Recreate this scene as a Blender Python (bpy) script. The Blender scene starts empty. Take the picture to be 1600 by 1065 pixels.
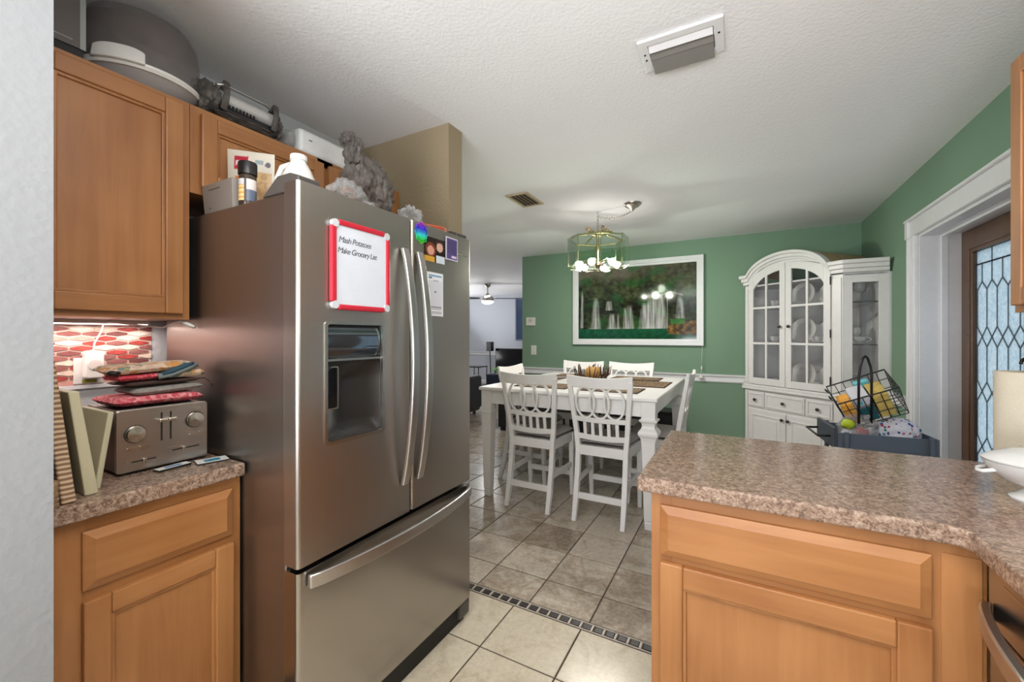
import bpy, bmesh, math, random
from mathutils import Vector, Matrix, Euler
PI = math.pi
rnd = random.Random(7)
scene = bpy.context.scene
COL = scene.collection

# ------------------------------------------------------------------ camera
cam_d = bpy.data.cameras.new('camera'); cam = bpy.data.objects.new('camera', cam_d); COL.objects.link(cam)
YAW = 0.5006; CAM_H = 1.314; FPX = 649.0
cam.location = (0, 0, CAM_H); cam.rotation_euler = (PI/2, 0, YAW)
cam_d.sensor_width = 36.0; cam_d.lens = FPX/1600*36.0; cam_d.shift_y = -7.5/1600; cam_d.clip_start = 0.02
scene.camera = cam

# ------------------------------------------------------------------ world, exposure
w = bpy.data.worlds.new('world'); scene.world = w; w.use_nodes = True
bg = w.node_tree.nodes['Background']; bg.inputs[0].default_value = (0.88, 0.94, 1.0, 1); bg.inputs[1].default_value = 1.15
vs = scene.view_settings
vs.view_transform = 'Standard'; vs.look = 'None'; vs.gamma = 1.0; vs.use_curve_mapping = False; vs.exposure = 0.0
scene.display_settings.display_device = 'sRGB'
scene.cycles.use_denoising = True
scene.cycles.max_bounces = 8; scene.cycles.diffuse_bounces = 4; scene.cycles.glossy_bounces = 4
scene.cycles.transmission_bounces = 6; scene.cycles.transparent_max_bounces = 16
scene.cycles.sample_clamp_indirect = 6.0
scene.cycles.caustics_reflective = False; scene.cycles.caustics_refractive = False

def area_light(name, loc, rot, sx, sy, power, color=(1, 1, 1)):
    d = bpy.data.lights.new(name, 'AREA'); d.shape = 'RECTANGLE'; d.size = sx; d.size_y = sy; d.energy = power; d.color = color
    o = bpy.data.objects.new(name, d); COL.objects.link(o); o.location = loc; o.rotation_euler = rot
    return o
# added out-of-view lamps aimed upward to brighten the ceilings, standing in for daylight
area_light('added_fill_rear', (-0.45, -2.12, 1.0), (PI/2+1.3, 0, 0), 2.2, 1.8, 235, (0.95, 0.97, 1.0))
area_light('added_fill_right', (1.04, -0.15, 1.55), (0, PI/2+1.15, 0), 0.9, 1.4, 22, (0.94, 0.97, 1.0))
area_light('added_fill_living', (-7.3, 7.6, 1.25), (0, -PI/2-0.7, -0.35), 1.8, 3.0, 100, (0.97, 0.98, 1.0))

# ------------------------------------------------------------------ material helpers
def lin(c):
    return tuple(((x/255)/12.92 if x/255 <= 0.04045 else ((x/255+0.055)/1.055)**2.4) for x in c)
MATS = {}
class NT:
    def __init__(s, name):
        s.m = bpy.data.materials.new(name); s.m.use_nodes = True; s.t = s.m.node_tree; s.n = s.t.nodes
        s.b = s.n['Principled BSDF']; s.out = s.n['Material Output']; MATS[name] = s.m
    def new(s, typ, **k):
        n = s.n.new(typ)
        for a, v in k.items(): setattr(n, a, v)
        return n
    def lk(s, a, b): s.t.links.new(a, b)
    def coords(s, scale=(1, 1, 1), rnd_shift=False, rot=(0, 0, 0), kind='Object'):
        tc = s.new('ShaderNodeTexCoord'); mp = s.new('ShaderNodeMapping')
        mp.inputs['Scale'].default_value = scale; mp.inputs['Rotation'].default_value = rot
        src = tc.outputs[kind]
        if rnd_shift:
            oi = s.new('ShaderNodeObjectInfo'); ml = s.new('ShaderNodeMath', operation='MULTIPLY'); ml.inputs[1].default_value = 37.0
            s.lk(oi.outputs['Random'], ml.inputs[0])
            ad = s.new('ShaderNodeVectorMath', operation='ADD'); s.lk(src, ad.inputs[0]); s.lk(ml.outputs[0], ad.inputs[1]); src = ad.outputs[0]
        s.lk(src, mp.inputs['Vector']); return mp.outputs[0]
    def noise(s, vec, scale, detail=3, rough=0.55, dist=0.0):
        n = s.new('ShaderNodeTexNoise'); n.inputs['Scale'].default_value = scale; n.inputs['Detail'].default_value = detail
        n.inputs['Roughness'].default_value = rough; n.inputs['Distortion'].default_value = dist
        if vec is not None: s.lk(vec, n.inputs['Vector'])
        return n.outputs['Fac']
    def ramp(s, fac, stops, interp='LINEAR'):
        r = s.new('ShaderNodeValToRGB'); e = r.color_ramp.elements; r.color_ramp.interpolation = interp
        while len(e) > 1: e.remove(e[-1])
        e[0].position = stops[0][0]; e[0].color = (*lin(stops[0][1]), 1)
        for p, c in stops[1:]:
            x = e.new(p); x.color = (*lin(c), 1)
        s.lk(fac, r.inputs[0]); return r.outputs[0]
    def mix(s, fac, a, b, mode='MIX'):
        m = s.new('ShaderNodeMix', data_type='RGBA', blend_type=mode)
        if isinstance(fac, float): m.inputs[0].default_value = fac
        else: s.lk(fac, m.inputs[0])
        for i, x in ((6, a), (7, b)):
            if isinstance(x, tuple): m.inputs[i].default_value = (*lin(x), 1)
            else: s.lk(x, m.inputs[i])
        return m.outputs[2]
    def color(s, sock): s.lk(sock, s.b.inputs['Base Color'])
    def bump(s, h, strength=0.3, dist=0.002):
        b = s.new('ShaderNodeBump'); b.inputs['Strength'].default_value = strength; b.inputs['Distance'].default_value = dist
        s.lk(h, b.inputs['Height']); s.lk(b.outputs[0], s.b.inputs['Normal'])
    def set(s, **k):
        for a, v in k.items():
            s.b.inputs[a.replace('_', ' ')].default_value = v
def pm(name, rgb, rough=0.5, metal=0.0, var=0.0, vscale=20, bump=0.0, bscale=80, **k):
    """plain procedural material: base colour with slight noise variation and fine relief"""
    if name in MATS: return MATS[name]
    t = NT(name); t.set(Roughness=rough, Metallic=metal)
    for a, v in k.items(): t.b.inputs[a.replace('_', ' ')].default_value = v
    vec = t.coords()
    v = var if var else 0.010
    lo = tuple(max(0, c*(1-v)) for c in rgb); hi = tuple(min(255, c*(1+v)) for c in rgb)
    t.color(t.ramp(t.noise(vec, vscale), [(0.3, lo), (0.7, hi)]))
    if bump: t.bump(t.noise(t.coords(), bscale, 4), bump)
    return t.m
def wood(name, lo, mid, hi, axis, rough=0.38):
    t = NT(name); t.set(Roughness=rough)
    sc = {'x': (0.8, 14, 14), 'y': (14, 0.8, 14), 'z': (14, 14, 0.8)}[axis]
    vec = t.coords(sc, True)
    n1 = t.noise(vec, 1.6, 5, 0.6, 0.6)
    c1 = t.ramp(n1, [(0.25, lo), (0.5, mid), (0.8, hi)])
    n2 = t.noise(t.coords((1, 1, 1), True), 3.0, 2)
    t.color(t.mix(0.45, c1, t.ramp(n2, [(0.3, lo), (0.7, hi)]), 'MIX'))
    t.bump(t.noise(vec, 6, 3), 0.06, 0.001)
    return t.m
WLO, WMID, WHI = (136, 84, 44), (163, 108, 62), (184, 130, 81)
wood('maple_vertical', WLO, WMID, WHI, 'z'); wood('maple_along_y', WLO, WMID, WHI, 'y'); wood('maple_along_x', WLO, WMID, WHI, 'x')
wood('door_brown', (74, 50, 32), (92, 64, 42), (106, 76, 51), 'z', 0.35)
wood('cream_wood', (168, 160, 130), (190, 182, 152), (204, 196, 168), 'z', 0.6)
def granite():
    t = NT('granite_laminate'); t.set(Roughness=0.16)
    vec = t.coords((1, 1, 1))
    n = t.noise(vec, 82, 6, 0.66, 0.6)
    c = t.ramp(n, [(0.32, (48, 36, 30)), (0.42, (92, 70, 58)), (0.50, (138, 112, 96)), (0.58, (164, 140, 123)), (0.70, (194, 175, 158))])
    n2 = t.noise(t.coords((1, 1, 1)), 190, 3, 0.6)
    c2 = t.ramp(n2, [(0.35, (92, 70, 58)), (0.55, (160, 134, 116)), (0.66, (190, 168, 150))])
    t.color(t.mix(0.4, c, c2))
granite()
def floor_tile(name, light, midc, dark, bias):
    t = NT(name); t.set(Roughness=0.22)
    vec = t.coords((1, 1, 1), True)
    n = t.noise(vec, 5.5, 7, 0.68, 0.8)
    oi = t.new('ShaderNodeObjectInfo'); mr = t.new('ShaderNodeMapRange'); mr.inputs['To Min'].default_value = bias[0]; mr.inputs['To Max'].default_value = bias[1]
    t.lk(oi.outputs['Random'], mr.inputs['Value'])
    ad = t.new('ShaderNodeMath', operation='ADD'); t.lk(n, ad.inputs[0]); t.lk(mr.outputs[0], ad.inputs[1])
    c = t.ramp(ad.outputs[0], [(0.30, dark), (0.45, midc), (0.54, light), (0.75, tuple(min(255, x+8) for x in light))])
    n2 = t.noise(t.coords((1, 1, 1), True), 45, 5, 0.7)
    t.color(t.mix(0.35, c, t.ramp(n2, [(0.35, dark), (0.6, light)])))
    t.bump(n2, 0.12, 0.001)
floor_tile('tile_dining', (196, 184, 168), (168, 152, 134), (128, 110, 92), (-0.15, 0.13))
floor_tile('tile_kitchen', (206, 194, 172), (192, 178, 156), (168, 152, 130), (-0.02, 0.10))
pm('grout', (74, 62, 52), 0.9, var=0.1)
def plaster(name, rgb, scale=70, strength=0.55, dist=0.004):
    t = NT(name); t.set(Roughness=0.85)
    t.b.inputs['Specular IOR Level'].default_value = 0.25
    vec = t.coords((1, 1, 1))
    n = t.noise(vec, scale, 4, 0.6, 0.4)
    v = t.new('ShaderNodeTexVoronoi'); v.inputs['Scale'].default_value = scale*0.9; t.lk(vec, v.inputs['Vector'])
    h = t.new('ShaderNodeMath', operation='MULTIPLY_ADD'); t.lk(n, h.inputs[0]); h.inputs[1].default_value = 1.4; t.lk(v.outputs[0], h.inputs[2])
    t.color(t.ramp(t.noise(t.coords(), 1.2, 3), [(0.3, tuple(c*0.985 for c in rgb)), (0.7, rgb)]))
    t.bump(h.outputs[0], strength, dist)
plaster('ceiling_white', (238, 238, 239), 78, 0.34, 0.003)
plaster('wall_white', (206, 207, 209), 70, 0.22, 0.003)
plaster('wall_green', (126, 154, 131), 90, 0.12, 0.002)
plaster('wall_entry_dimmed', (142, 143, 146), 70, 0.22, 0.003)  # white wall, its colour darkened to offset the strong lamps nearby
plaster('wall_tan', (158, 142, 116), 80, 0.5, 0.003)
plaster('wall_beige', (214, 200, 188), 80, 0.3, 0.003)
plaster('wall_blue_grey', (196, 200, 208), 80, 0.15, 0.002)
def steel(name, rgb, rough, scale):
    t = NT(name); t.set(Metallic=1.0, Roughness=rough); t.b.inputs['Anisotropic'].default_value = 0.3
    vec = t.coords(scale)
    n = t.noise(vec, 1.0, 3, 0.6)
    r = t.new('ShaderNodeMapRange'); r.inputs['To Min'].default_value = rough*0.95; r.inputs['To Max'].default_value = rough*1.07
    t.lk(n, r.inputs['Value']); t.lk(r.outputs[0], t.b.inputs['Roughness'])
    t.color(t.ramp(n, [(0.2, tuple(c*0.97 for c in rgb)), (0.8, rgb)]))
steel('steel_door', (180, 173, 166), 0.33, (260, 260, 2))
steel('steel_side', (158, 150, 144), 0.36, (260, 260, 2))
steel('steel_handle', (196, 193, 190), 0.30, (300, 300, 3))
steel('steel_drawer', (172, 167, 162), 0.24, (3, 3, 300))
steel('steel_toaster', (178, 172, 166), 0.30, (300, 3, 300))
steel('nickel', (188, 182, 172), 0.25, (40, 40, 40))
steel('brass', (176, 158, 116), 0.30, (40, 40, 40))
def glass(name, rgb=(255, 255, 255), alpha=0.12, rough=0.03):
    """thin sheet glass: mostly see-through with a real gloss"""
    t = NT(name)
    tr = t.new('ShaderNodeBsdfTransparent'); tr.inputs[0].default_value = (*lin(rgb), 1)
    gl = t.new('ShaderNodeBsdfGlossy'); gl.inputs['Roughness'].default_value = rough; gl.inputs[0].default_value = (1, 1, 1, 1)
    fr = t.new('ShaderNodeFresnel'); fr.inputs[0].default_value = 1.45
    ad = t.new('ShaderNodeMath', operation='MULTIPLY_ADD'); ad.inputs[1].default_value = 0.6; ad.inputs[2].default_value = alpha*0.06
    t.lk(fr.outputs[0], ad.inputs[0])
    mx = t.new('ShaderNodeMixShader'); t.lk(ad.outputs[0], mx.inputs[0]); t.lk(tr.outputs[0], mx.inputs[1]); t.lk(gl.outputs[0], mx.inputs[2])
    t.lk(mx.outputs[0], t.out.inputs[0])
    return t.m
glass('clear_glass'); glass('green_glass', (240, 250, 243), 0.3)
def film(name, rgb, alpha, rough=0.2):
    """thin plastic film: part see-through, part diffuse, glossy"""
    t = NT(name); t.set(Roughness=rough, Alpha=alpha)
    t.color(t.ramp(t.noise(t.coords(), 18, 4), [(0.3, tuple(c*0.8 for c in rgb)), (0.7, rgb)]))
    if name not in ('smoke_plastic', 'stemware') and 'shelf' not in name: t.bump(t.noise(t.coords((1, 1, 0.35)), 34, 5, 0.6, 2.0), 0.9, 0.010)
    return t.m
film('grey_bag', (112, 104, 99), 0.72, 0.18); film('clear_bag', (214, 212, 210), 0.38, 0.12); film('smoke_plastic', (140, 130, 127), 0.58, 0.08)
def leaded():
    t = NT('textured_door_glass')
    tl = t.new('ShaderNodeBsdfTranslucent'); gl = t.new('ShaderNodeBsdfGlossy'); gl.inputs['Roughness'].default_value = 0.12
    vec = t.coords(); n = t.noise(vec, 60, 5, 0.6)
    c = t.ramp(n, [(0.3, (196, 214, 222)), (0.7, (240, 246, 248))]); t.lk(c, tl.inputs[0])
    bp = t.new('ShaderNodeBump'); bp.inputs['Strength'].default_value = 0.4; bp.inputs['Distance'].default_value = 0.003
    t.lk(n, bp.inputs['Height']); t.lk(bp.outputs[0], gl.inputs['Normal'])
    mx = t.new('ShaderNodeMixShader'); mx.inputs[0].default_value = 0.08
    t.lk(tl.outputs[0], mx.inputs[1]); t.lk(gl.outputs[0], mx.inputs[2]); t.lk(mx.outputs[0], t.out.inputs[0])
leaded()
def emit(name, rgb, strength):
    t = NT(name); t.b.inputs['Emission Color'].default_value = (*lin(rgb), 1); t.b.inputs['Emission Strength'].default_value = strength
    t.set(Roughness=0.4); t.b.inputs['Base Color'].default_value = (0.8, 0.8, 0.8, 1)
    return t.m
def vcol(name, rough=0.5):
    t = NT(name); t.set(Roughness=rough)
    a = t.new('ShaderNodeAttribute', attribute_name='Col'); t.color(a.outputs['Color'])
    return t.m
vcol('print_glossy', 0.07); vcol('print_matte', 0.6)
pm('white_paint', (226, 224, 222), 0.35); pm('white_trim', (228, 228, 230), 0.3); pm('white_ceramic', (214, 213, 211), 0.12)
pm('white_plastic', (226, 223, 218), 0.3); pm('black_plastic', (24, 23, 23), 0.35); pm('black_gloss', (14, 14, 15), 0.1)
pm('black_matte', (17, 16, 16), 0.6); pm('dark_metal', (38, 36, 35), 0.4, 0.7); pm('lead_came', (104, 116, 124), 0.4, 0.6)
pm('grey_plastic', (152, 144, 138), 0.45); pm('cart_grey', (92, 102, 116), 0.45); pm('black_wire', (26, 25, 25), 0.4, 0.3)
pm('seat_fabric', (168, 160, 156), 0.9, var=0.08, vscale=220, bump=0.3, bscale=500)

# ------------------------------------------------------------------ mesh builder
LOCAL = set()
def root_of(o):
    while o.parent: o = o.parent
    return o
class MB:
    def __init__(s): s.v = []; s.f = []
    def add(s, vs, fs):
        o = len(s.v); s.v += [Vector(p) for p in vs]; s.f += [[i+o for i in q] for q in fs]; return s
    def box(s, x0, x1, y0, y1, z0, z1):
        v = [(x0,y0,z0),(x1,y0,z0),(x1,y1,z0),(x0,y1,z0),(x0,y0,z1),(x1,y0,z1),(x1,y1,z1),(x0,y1,z1)]
        return s.add(v, [(0,3,2,1),(4,5,6,7),(0,1,5,4),(1,2,6,5),(2,3,7,6),(3,0,4,7)])
    def frust(s, x0, x1, y0, y1, z0, z1, i):
        """box whose top face is inset by i on every side"""
        v = [(x0,y0,z0),(x1,y0,z0),(x1,y1,z0),(x0,y1,z0),(x0+i,y0+i,z1),(x1-i,y0+i,z1),(x1-i,y1-i,z1),(x0+i,y1-i,z1)]
        return s.add(v, [(0,3,2,1),(4,5,6,7),(0,1,5,4),(1,2,6,5),(2,3,7,6),(3,0,4,7)])
    def prism(s, poly, axis, a, b):
        n = len(poly)
        def P(p, t): return {'x': (t, p[0], p[1]), 'y': (p[0], t, p[1]), 'z': (p[0], p[1], t)}[axis]
        vs = [P(p, a) for p in poly] + [P(p, b) for p in poly]
        fs = [list(range(n))[::-1], list(range(n, 2*n))] + [(i, (i+1) % n, (i+1) % n+n, i+n) for i in range(n)]
        return s.add(vs, fs)
    def ring(s, outer, inner, axis, a, b):
        """flat ring between two same-length outlines, extruded"""
        n = len(outer)
        def P(p, t): return {'x': (t, p[0], p[1]), 'y': (p[0], t, p[1]), 'z': (p[0], p[1], t)}[axis]
        vs = [P(p, a) for p in outer]+[P(p, a) for p in inner]+[P(p, b) for p in outer]+[P(p, b) for p in inner]
        fs = []
        for i in range(n):
            j = (i+1) % n
            fs += [(i, j, n+j, n+i), (2*n+i, 3*n+i, 3*n+j, 2*n+j), (i, 2*n+i, 2*n+j, j), (n+i, n+j, 3*n+j, 3*n+i)]
        return s.add(vs, fs)
    def lathe(s, prof, c=(0, 0, 0), n=28, axis='z', sx=1, sy=1):
        vs = []; fs = []; m = len(prof)
        for i in range(n):
            a = 2*PI*i/n
            for r, z in prof:
                p = (r*math.cos(a)*sx, r*math.sin(a)*sy, z)
                if axis == 'x': p = (p[2], p[0], p[1])
                elif axis == 'y': p = (p[0], p[2], p[1])
                vs.append((p[0]+c[0], p[1]+c[1], p[2]+c[2]))
        for i in range(n):
            j = (i+1) % n
            for k in range(m-1): fs.append((i*m+k, j*m+k, j*m+k+1, i*m+k+1))
        if prof[0][0] > 1e-6: fs.append([i*m for i in range(n)][::-1])
        if prof[-1][0] > 1e-6: fs.append([i*m+m-1 for i in range(n)])
        return s.add(vs, fs)
    def shell(s, prof, c=(0, 0, 0), n=28, sx=1, sy=1):
        """open lathe without end caps"""
        vs = []; fs = []; m = len(prof)
        for i in range(n):
            a = 2*PI*i/n
            for r, z in prof: vs.append((r*math.cos(a)*sx+c[0], r*math.sin(a)*sy+c[1], z+c[2]))
        for i in range(n):
            j = (i+1) % n
            for k in range(m-1): fs.append((i*m+k, j*m+k, j*m+k+1, i*m+k+1))
        return s.add(vs, fs)
    def cyl(s, c, r, h, axis='z', n=20, r2=None):
        return s.lathe([(r, 0), (r if r2 is None else r2, h)], c, n, axis)
    def tube(s, pts, r, n=8, closed=False, flat=None):
        pts = [Vector(p) for p in pts]; m = len(pts); vs = []; up = None
        rs = r if isinstance(r, (list, tuple)) else [r]*m
        for i, p in enumerate(pts):
            a = pts[(i-1) % m] if (closed or i > 0) else p; b = pts[(i+1) % m] if (closed or i < m-1) else p
            t = (b-a).normalized() if (b-a).length > 1e-9 else Vector((0, 0, 1))
            if up is None: up = Vector((0, 0, 1)) if abs(t.z) < 0.9 else Vector((1, 0, 0))
            x = t.cross(up)
            if x.length < 1e-6: x = t.cross(Vector((0.3, 1, 0.2)))
            x.normalize(); y = x.cross(t).normalized(); up = y
            for k in range(n):
                q = 2*PI*k/n; vs.append(p + x*math.cos(q)*rs[i] + y*math.sin(q)*rs[i]*(flat or 1))
        fs = []
        for i in range(m if closed else m-1):
            j = (i+1) % m
            for k in range(n): l = (k+1) % n; fs.append((i*n+k, i*n+l, j*n+l, j*n+k))
        if not closed: fs += [list(range(n))[::-1], [(m-1)*n+k for k in range(n)]]
        return s.add(vs, fs)
    def bar(s, a, b, wx, wy, side=(1, 0, 0)):
        """square bar from a to b, widths along 'side' and across"""
        a = Vector(a); b = Vector(b); t = (b-a).normalized(); x = Vector(side); x = (x-t*x.dot(t)).normalized(); y = t.cross(x)
        vs = [p+x*(wx/2*i)+y*(wy/2*j) for p in (a, b) for i, j in ((-1,-1),(1,-1),(1,1),(-1,1))]
        return s.add(vs, [(0,3,2,1),(4,5,6,7),(0,1,5,4),(1,2,6,5),(2,3,7,6),(3,0,4,7)])
    def ell(s, c, rx, ry, rz, nu=20, nv=12, jit=0, seed=1):
        R = random.Random(seed); vs = [(c[0], c[1], c[2]-rz)]; fs = []
        for i in range(1, nv):
            t = PI*i/nv
            for j in range(nu):
                q = 2*PI*j/nu; k = 1+R.uniform(-jit, jit)
                vs.append((c[0]+rx*math.sin(t)*math.cos(q)*k, c[1]+ry*math.sin(t)*math.sin(q)*k, c[2]-rz*math.cos(t)*k))
        vs.append((c[0], c[1], c[2]+rz)); T = len(vs)-1
        for j in range(nu): fs.append((0, 1+(j+1) % nu, 1+j)); fs.append((T, T-nu+j, T-nu+(j+1) % nu))
        for i in range(nv-2):
            for j in range(nu): a = 1+i*nu+j; b = 1+i*nu+(j+1) % nu; fs.append((a, b, b+nu, a+nu))
        return s.add(vs, fs)
    def grid(s, fn, nu, nv):
        vs = [fn(i/nu, j/nv) for j in range(nv+1) for i in range(nu+1)]
        return s.add(vs, [(j*(nu+1)+i, j*(nu+1)+i+1, (j+1)*(nu+1)+i+1, (j+1)*(nu+1)+i) for j in range(nv) for i in range(nu)])
    def xf(s, M):
        s.v = [M @ p for p in s.v]; return s
    def build(s, name, mat, parent=None, smooth=0, bevel=0, seg=2, solid=0, sub=0, keep=False):
        if parent is not None:
            rt = root_of(parent); off = Vector((0, 0, 0)) if rt.name in LOCAL else rt.location.copy(); loc = Vector((0, 0, 0))
        elif keep: off = loc = Vector((0, 0, 0))
        else:
            lo = [min(p[k] for p in s.v) for k in range(3)]; hi = [max(p[k] for p in s.v) for k in range(3)]
            off = loc = Vector(((lo[0]+hi[0])/2, (lo[1]+hi[1])/2, lo[2]))
        me = bpy.data.meshes.new(name); me.from_pydata([tuple(p-off) for p in s.v], [], s.f); me.validate()
        bm = bmesh.new(); bm.from_mesh(me); bmesh.ops.recalc_face_normals(bm, faces=bm.faces); bm.to_mesh(me); bm.free()
        me.materials.append(MATS[mat] if isinstance(mat, str) else mat)
        o = bpy.data.objects.new(name, me); COL.objects.link(o); o.location = loc
        if parent is not None: o.parent = parent
        if smooth:
            for p in me.polygons: p.use_smooth = True
            if smooth != 1: me.set_sharp_from_angle(angle=math.radians(smooth))
        if solid: md = o.modifiers.new('solid', 'SOLIDIFY'); md.thickness = solid; md.offset = 0
        if bevel:
            md = o.modifiers.new('bevel', 'BEVEL'); md.width = bevel; md.segments = seg; md.limit_method = 'ANGLE'; md.angle_limit = math.radians(40); md.harden_normals = False
        if sub: md = o.modifiers.new('sub', 'SUBSURF'); md.levels = sub; md.render_levels = sub
        return o
def thing(name, label, cat, loc=(0, 0, 0), rotz=0, group=None, local=False):
    o = bpy.data.objects.new(name, None); COL.objects.link(o); o.location = loc; o.rotation_euler = (0, 0, rotz)
    o.empty_display_size = 0.05
    o['label'] = label; o['category'] = cat
    if group: o['group'] = group
    if local: LOCAL.add(o.name)
    return o
def tag(o, label, cat, group=None, kind=None):
    o['label'] = label; o['category'] = cat
    if group: o['group'] = group
    if kind: o['kind'] = kind
    return o
def struct(o, label=None):
    o['kind'] = 'structure'
    if label: o['label'] = label
    return o
def copy_tree(o, parent=None):
    c = o.copy(); COL.objects.link(c); c.parent = parent
    if o.name in LOCAL: LOCAL.add(c.name)
    for ch in list(o.children): copy_tree(ch, c)
    return c
def text_mesh(txt, size, shear=0.0, spacing=1.0):
    cu = bpy.data.curves.new('lettering', 'FONT'); cu.body = txt; cu.size = size; cu.shear = shear; cu.space_character = spacing
    cu.resolution_u = 3
    ob = bpy.data.objects.new('lettering', cu); COL.objects.link(ob)
    dg = bpy.context.evaluated_depsgraph_get(); me = bpy.data.meshes.new_from_object(ob.evaluated_get(dg))
    vs = [v.co.copy() for v in me.vertices]; fs = [list(p.vertices) for p in me.polygons]
    bpy.data.objects.remove(ob); bpy.data.curves.remove(cu); bpy.data.meshes.remove(me)
    return vs, fs
def lettering(name, txt, size, M, mat, parent, shear=0.0, spacing=1.0):
    vs, fs = text_mesh(txt, size, shear, spacing)
    m = MB(); m.add(vs, fs); m.xf(M)
    return m.build(name, mat, parent)
def rrect(x0, x1, z0, z1, r, n=5):
    p = []
    for cx, cz, a0 in ((x1-r, z1-r, 0), (x0+r, z1-r, PI/2), (x0+r, z0+r, PI), (x1-r, z0+r, 1.5*PI)):
        for i in range(n+1): a = a0+PI/2*i/n; p.append((cx+r*math.cos(a), cz+r*math.sin(a)))
    return p
def circ(cx, cz, r, n=24, rz=None):
    return [(cx+r*math.cos(2*PI*i/n), cz+(rz or r)*math.sin(2*PI*i/n)) for i in range(n)]
def paint(o, fn):
    """per-vertex print colours (flat print on a flat sheet); fn takes local coords and gives sRGB"""
    me = o.data; ca = me.color_attributes.new('Col', 'FLOAT_COLOR', 'POINT')
    for i, v in enumerate(me.vertices): ca.data[i].color = (*lin(fn(v.co)), 1)
    return o

# =================================================================== THE SETTING
CEIL = 2.44
XR = 1.063; YB = 5.27; XL = -2.03; YF = 9.8
def sbox(name, mat, *b, bevel=0):
    return struct(MB().box(*b).build(name, mat, None, bevel=bevel))
# ---- floor: grout bed with laid tiles
floor = sbox('floor', 'grout', -7.6, 1.4, -2.3, 9.9, -0.12, -0.004)
FLO = floor.location
def project(x, y, z):
    d = -math.sin(YAW)*x+math.cos(YAW)*y; r = math.cos(YAW)*x+math.sin(YAW)*y
    return (800+FPX*r/d, 525-FPX*(z-CAM_H)/d, d) if d > 0.05 else (-999, -999, d)
tile_mesh = {}
def lay(cx, cy, sx, sy, mat, shared):
    key = (round(sx, 4), round(sy, 4), mat)
    if key not in tile_mesh:
        me = bpy.data.meshes.new('floor_tile')
        hx, hy, b = sx/2, sy/2, 0.003
        vs = [(-hx,-hy,-0.008),(hx,-hy,-0.008),(hx,hy,-0.008),(-hx,hy,-0.008),(-hx,-hy,-0.0015),(hx,-hy,-0.0015),(hx,hy,-0.0015),(-hx,hy,-0.0015),
              (-hx+b,-hy+b,0),(hx-b,-hy+b,0),(hx-b,hy-b,0),(-hx+b,hy-b,0)]
        fs = [(8,9,10,11)]
        for i in range(4):
            j = (i+1) % 4; fs += [(i, j, j+4, i+4), (i+4, j+4, j+8, i+8)]
        me.from_pydata(vs, [], fs); me.materials.append(MATS[mat]); tile_mesh[key] = me
    o = bpy.data.objects.new('floor_tile', tile_mesh[key]); COL.objects.link(o); o.parent = floor
    o.location = Vector((cx, cy, 0))-FLO
    return o
rest = {'tile_dining': MB(), 'tile_kitchen': MB()}
def tile_cell(x0, x1, y0, y1, mat, g=0.0035):
    cx, cy = (x0+x1)/2, (y0+y1)/2
    pts = [project(px, py, 0) for px in (x0, cx, x1) for py in (y0, cy, y1)]
    vis = any(p[2] > 0.3 and 700 < p[0] < 1045 and 636 < p[1] < 1110 for p in pts)
    if vis and cy < 6.8: lay(cx, cy, x1-x0-2*g, y1-y0-2*g, mat, True)
    else: rest[mat].box(x0+g, x1-g, y0+g, y1-g, -0.008, 0)
PD = 0.308
ylines = [1.845] + [2.06+PD*k for k in range(26)]
xs = [-0.604+PD*k for k in range(-22, 6)]
for i in range(len(xs)-1):
    for j in range(len(ylines)-1):
        if xs[i+1] > 1.37 or ylines[j+1] > 9.9: continue
        tile_cell(xs[i], xs[i+1], ylines[j], ylines[j+1], 'tile_dining')
PK = 0.3425
ky = [1.785, 1.481] + [1.481-PK*k for k in range(1, 11)]
kx = [-0.6235+PK*k for k in range(-5, 6)]
for i in range(len(kx)-1):
    for j in range(len(ky)-1):
        tile_cell(kx[i], kx[i+1], ky[j+1], ky[j], 'tile_kitchen')
for k, nm in (('tile_dining', 'floor_tiles_beyond'), ('tile_kitchen', 'floor_tiles_behind')):
    o = rest[k].build(nm, k, floor); o['kind'] = 'stuff'
pm('mosaic_dark', (44, 38, 36), 0.3); pm('mosaic_light', (176, 166, 154), 0.3, var=0.06); pm('mosaic_grey', (120, 110, 102), 0.35)
m = MB(); m.box(-2.0, 1.0, 1.789, 1.794, -0.008, -0.0005); m.build('mosaic_edge', 'mosaic_light', floor)
m = MB(); m.box(-2.0, 1.0, 1.836, 1.841, -0.008, -0.0005); m.build('mosaic_edge', 'mosaic_light', floor)
pit = 0.0532; chip = bar_ = None
for k in range(-26, 24):
    x = -0.36+k*pit
    if not (-1.32 < x < 0.2): continue
    if chip is None:
        chip = MB().box(x+0.006, x+0.037, 1.799, 1.831, -0.008, 0).build('mosaic_chip', 'mosaic_dark', floor)
        bar_ = MB().box(x+0.0405, x+0.0495, 1.797, 1.833, -0.008, 0).build('mosaic_bar', 'mosaic_light', floor); x0c = x
    else:
        for src in (chip, bar_):
            c = src.copy(); COL.objects.link(c); c.location = src.location+Vector((x-x0c, 0, 0))

# ---- ceiling
ceiling = sbox('ceiling', 'ceiling_white', -7.6, 1.4, -2.3, 9.9, CEIL, CEIL+0.12)
# ---- walls
wall_left = sbox('wall_left', 'wall_white', XL-0.1, XL, 0.30, 1.762, 0, CEIL)
sbox('wall_entry', 'wall_entry_dimmed', XL-0.1, -1.25, 0.06, 0.300, 0, CEIL)
sbox('wall_partition', 'wall_tan', XL-0.1, -1.345, 1.762, 1.881, 0, CEIL)
wall_back = sbox('wall_back', 'wall_green', -2.715, 1.264, YB, YB+0.12, 0, CEIL)
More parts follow.
